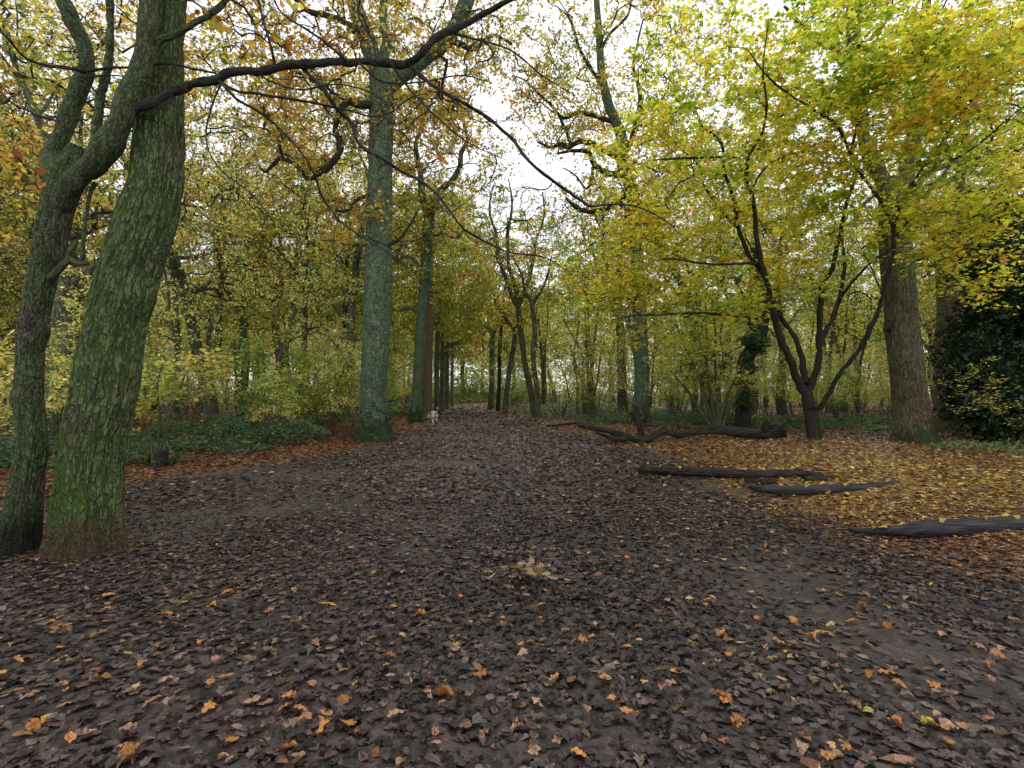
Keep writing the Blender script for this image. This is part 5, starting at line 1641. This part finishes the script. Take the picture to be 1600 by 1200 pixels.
def leaf_thing(px, py, L, kind, label, group, seed):
    if label.endswith("dark path"):
        zx = ["at the far left", "left of centre", "in the centre", "right of centre", "at the far right"][int(min(max(px, 0), 1599) / 320)]
        zy = ["on the far mud", "on the middle mud", "on the near mud", "on the nearest mud"][int(min(max(0, (py - 850) / 90 + 1), 3))]
        label = label.replace("lying on the dark path", "lying %s %s" % (zy, zx))
    cols = {'orange': (.44, .20, .055), 'tan': (.33, .20, .13), 'yellow': (.44, .33, .07), 'amber': (.36, .16, .05)}
    c = np.array(cols[kind]) * R.uniform(1.0, 1.6)
    key = (kind, seed % 11)
    if key not in LM:
        LM[key] = leaf_thing_mesh(tmpl_broad() if (kind == 'yellow' and label.startswith('large')) else fine_oak(seed % 11 + 3), tuple(c), "fallen_leaf")
    g_ = ground_at(px, py)
    x, y = g_[0], g_[1]
    o = bpy.data.objects.new("fallen_leaf", LM[key]); SC.collection.objects.link(o)
    z = float(gh(x, y) + gfine(x, y)) + .026
    o.location = (x, y, z)
    o.rotation_euler = (R.normal(0, .13), R.normal(0, .13), R.uniform(0, 6.28))
    s = L * R.uniform(.65, 1.2)
    o.scale = (s, s * R.uniform(.75, 1.1), s * R.uniform(.4, 3.2))
    tag(o, label, "leaf", group)


LM = {}
GL = "single bright leaves lying on the path"
orange = [(178, 1058), (219, 1156), (347, 1153), (428, 1178), (109, 1142), (314, 1114), (345, 1089), (72, 1120), (37, 1031), (116, 973), (169, 969), (309, 1009), (344, 928), (184, 927),
          (433, 1111), (331, 1058), (102, 1009), (494, 1153), (713, 1095), (957, 1086), (967, 1111), (617, 1030), (607, 918), (645, 964), (666, 981), (790, 967), (846, 964), (568, 965), (516, 947), (533, 1130),
          (937, 1058), (832, 1004), (920, 1193), (593, 892), (764, 831), (920, 918), (922, 1011), (622, 951), (1119, 998), (1195, 944), (1191, 969), (1508, 931), (1405, 1059), (1447, 1069), (1545, 1047),
          (1419, 1084), (1356, 1067), (1308, 1181), (1472, 1161), (1258, 991), (1319, 972), (1372, 984), (1336, 961), (1359, 945), (1395, 940), (1144, 1025), (1144, 1106), (1166, 1131), (1575, 1034)]
tan = [(183, 1159), (219, 1106), (88, 1022), (250, 916), (904, 1102), (838, 1104), (636, 1116), (678, 1142), (752, 1158), (701, 1000), (808, 1034), (633, 1191), (1534, 1064), (1347, 1119), (1359, 1173),
       (1431, 1191), (1459, 1128), (1503, 1145), (1412, 942), (1522, 1009), (1283, 1064), (1469, 1000), (362, 1180), (60, 900), (95, 888), (130, 940)]
special = {(713, 1095): "bright orange oak leaf alone at the bottom centre of the path", (178, 1058): "large pale orange oak leaf at the lower left, below the mossy trunk",
           (957, 1086): "upper of two orange leaves lying together right of bottom centre", (967, 1111): "lower of two orange leaves lying together right of bottom centre",
           (617, 1030): "deep orange leaf left of centre on dark mud", (1405, 1059): "long orange leaf left of a rounder one at lower right",
           (1119, 998): "amber leaf on bare mud right of centre", (219, 1156): "round-lobed orange leaf near the lower left corner", (347, 1153): "orange leaf standing upright on its edge, lower left"}
for i, (x, y) in enumerate(orange):
    leaf_thing(x, y, .085 if (x, y) not in special else .10, 'orange' if i % 3 else 'amber', special.get((x, y), "bright orange oak leaf lying on the dark path"), GL, i)
for i, (x, y) in enumerate(tan):
    leaf_thing(x, y, .085, 'tan', "pale tan oak leaf lying on the dark path", GL, i)
for i, (x, y, z, w_) in enumerate(LOGL):
    key = ('onlog', i % 4)
    if key not in LM: LM[key] = leaf_thing_mesh(tmpl_broad() if i % 2 else fine_oak(i % 4), [(.62, .46, .09), (.52, .36, .15)][i % 2], "fallen_leaf")
    o = bpy.data.objects.new("fallen_leaf", LM[key]); SC.collection.objects.link(o)
    o.location = (x, y, z + .012); o.rotation_euler = (R.normal(.55, .2), R.normal(0, .2), R.uniform(0, 6.28)); o.scale = (.09,) * 3
    tag(o, "small yellow leaf lying on the log, " + w_, "leaf", "yellow leaves lying on the logs")
leaf_thing(1453, 914, .115, 'yellow', "large yellow maple leaf on the mud at the right", GL, 2)
for i in range(80):
    px = R.uniform(0, 1600); py = 760 + 400 * R.random() ** 1.2
    g_ = ground_at(px, py)
    if on_path(np.array(g_[0]), np.array(g_[1])) < .6 or (px < 215 and py < 880): continue
    kd = ['orange', 'tan', 'amber'][i % 3] if px < 1000 else ['yellow', 'tan', 'orange'][i % 3]
    lab = {'orange': "bright orange oak leaf lying on the dark path", 'tan': "pale tan oak leaf lying on the dark path", 'amber': "bright orange oak leaf lying on the dark path",
           'yellow': "small yellow leaf lying on the dark path"}[kd]
    leaf_thing(px, py, .078, kd, lab, GL, i)

# the sprig of withered leaves in the middle of the path
gs = ground_at(795, 906)
tS = root("oak_sprig", (gs[0], gs[1], float(gh(gs[0], gs[1]))), "broken sprig of curled olive-tan oak leaves in the middle of the path", "sprig")
a = Acc()
pt = wander(np.array([gs + [-.22, -.02, .04], gs + [-.02, 0, .05], gs + [0, .0, .05]]), np.array([[1, .1, .1], [1, .5, .2], [.9, -.5, .1]]), np.array([.52, .30, .30]), 6, .15)
tubes(a, pt, np.linspace(.005, .002, 7)[None] * np.ones((3, 1)), 6)
part(a, "twig", B_L, tS)
for i in range(22):
    q = pt[i % 3, R.integers(1, 7)]
    a = Acc()
    scatter_leaves(a, q[None] + R.normal(0, .02, (1, 3)) * [1, 1, .2] + [[0, 0, .015]], np.array([R.uniform(.09, .13)]), 1.6, fine_oak(i), np.array([[.40, .29, .16]]) * R.uniform(.7, 1.15), spread=.6)
    part(a, "leaf", M_LITTER, tS)
# the mossy twig at the left
p0, p1 = ground_at(230, 975), ground_at(308, 935)
a = Acc()
pp = spline([[*(p0 + [0, 0, .03])], [*(.6 * p0 + .4 * p1 + [0, 0, .04])], [*(.3 * p0 + .7 * p1 + [0, 0, .05])], [*(p1 + [0, 0, .05])]], 6)
tubes(a, pp[None], np.linspace(.004, .007, len(pp))[None], 6)
b = Acc()
o = a.obj("mossy_twig", B_G)
b.v = []
scatter_leaves(b, pp[R.integers(9, len(pp), 60)] + R.normal(0, .006, (60, 3)), .018, .5, tmpl_kite(), pick([(.22, .24, .05), (.3, .3, .07)], 60, .2))
m_ = b.obj("moss", M_LITTER, o, kind="stuff")
tag(o, "thin twig tufted with yellow-green moss on the mud, lower left", "twig")
# bare twigs lying about
for i, (x, y, ang, L) in enumerate([(480, 990, .4, .5), (735, 1120, 1.9, .35), (880, 1110, 2.1, .3), (1420 * .9, 900, 1.2, .5), (985, 1000, 1.0, .4), (1200, 1180, 1.8, .3), (420, 1170, 2.2, .35), (930, 890, .9, .4), (1180, 1150, .15, .35)]):
    g_ = ground_at(x, y)
    a = Acc()
    pt = wander((g_ + [0, 0, .02])[None], np.array([[cos(ang), sin(ang), .02]]), np.array([L]), 8, .16)
    pt[:, :, 2] = gh(pt[..., 0], pt[..., 1]) + gfine(pt[..., 0], pt[..., 1]) + .024
    tubes(a, pt, np.linspace(.0045, .0018, 9)[None], 6)
    o = a.obj("fallen_twig", B_L)
    tag(o, "thin bare twig on the mud, " + ["left of centre", "at the bottom centre", "a hand right of the bottom centre", "toward the right side", "right of the leaf sprig", "at the lower right", "at the bottom left", "just beyond the leaf sprig", "short one at the lower right"][i], "twig", "bare twigs on the path")
print("objects", len(bpy.data.objects), "tris", sum(len(m.loops) - 2 * len(m.polygons) for m in bpy.data.meshes))
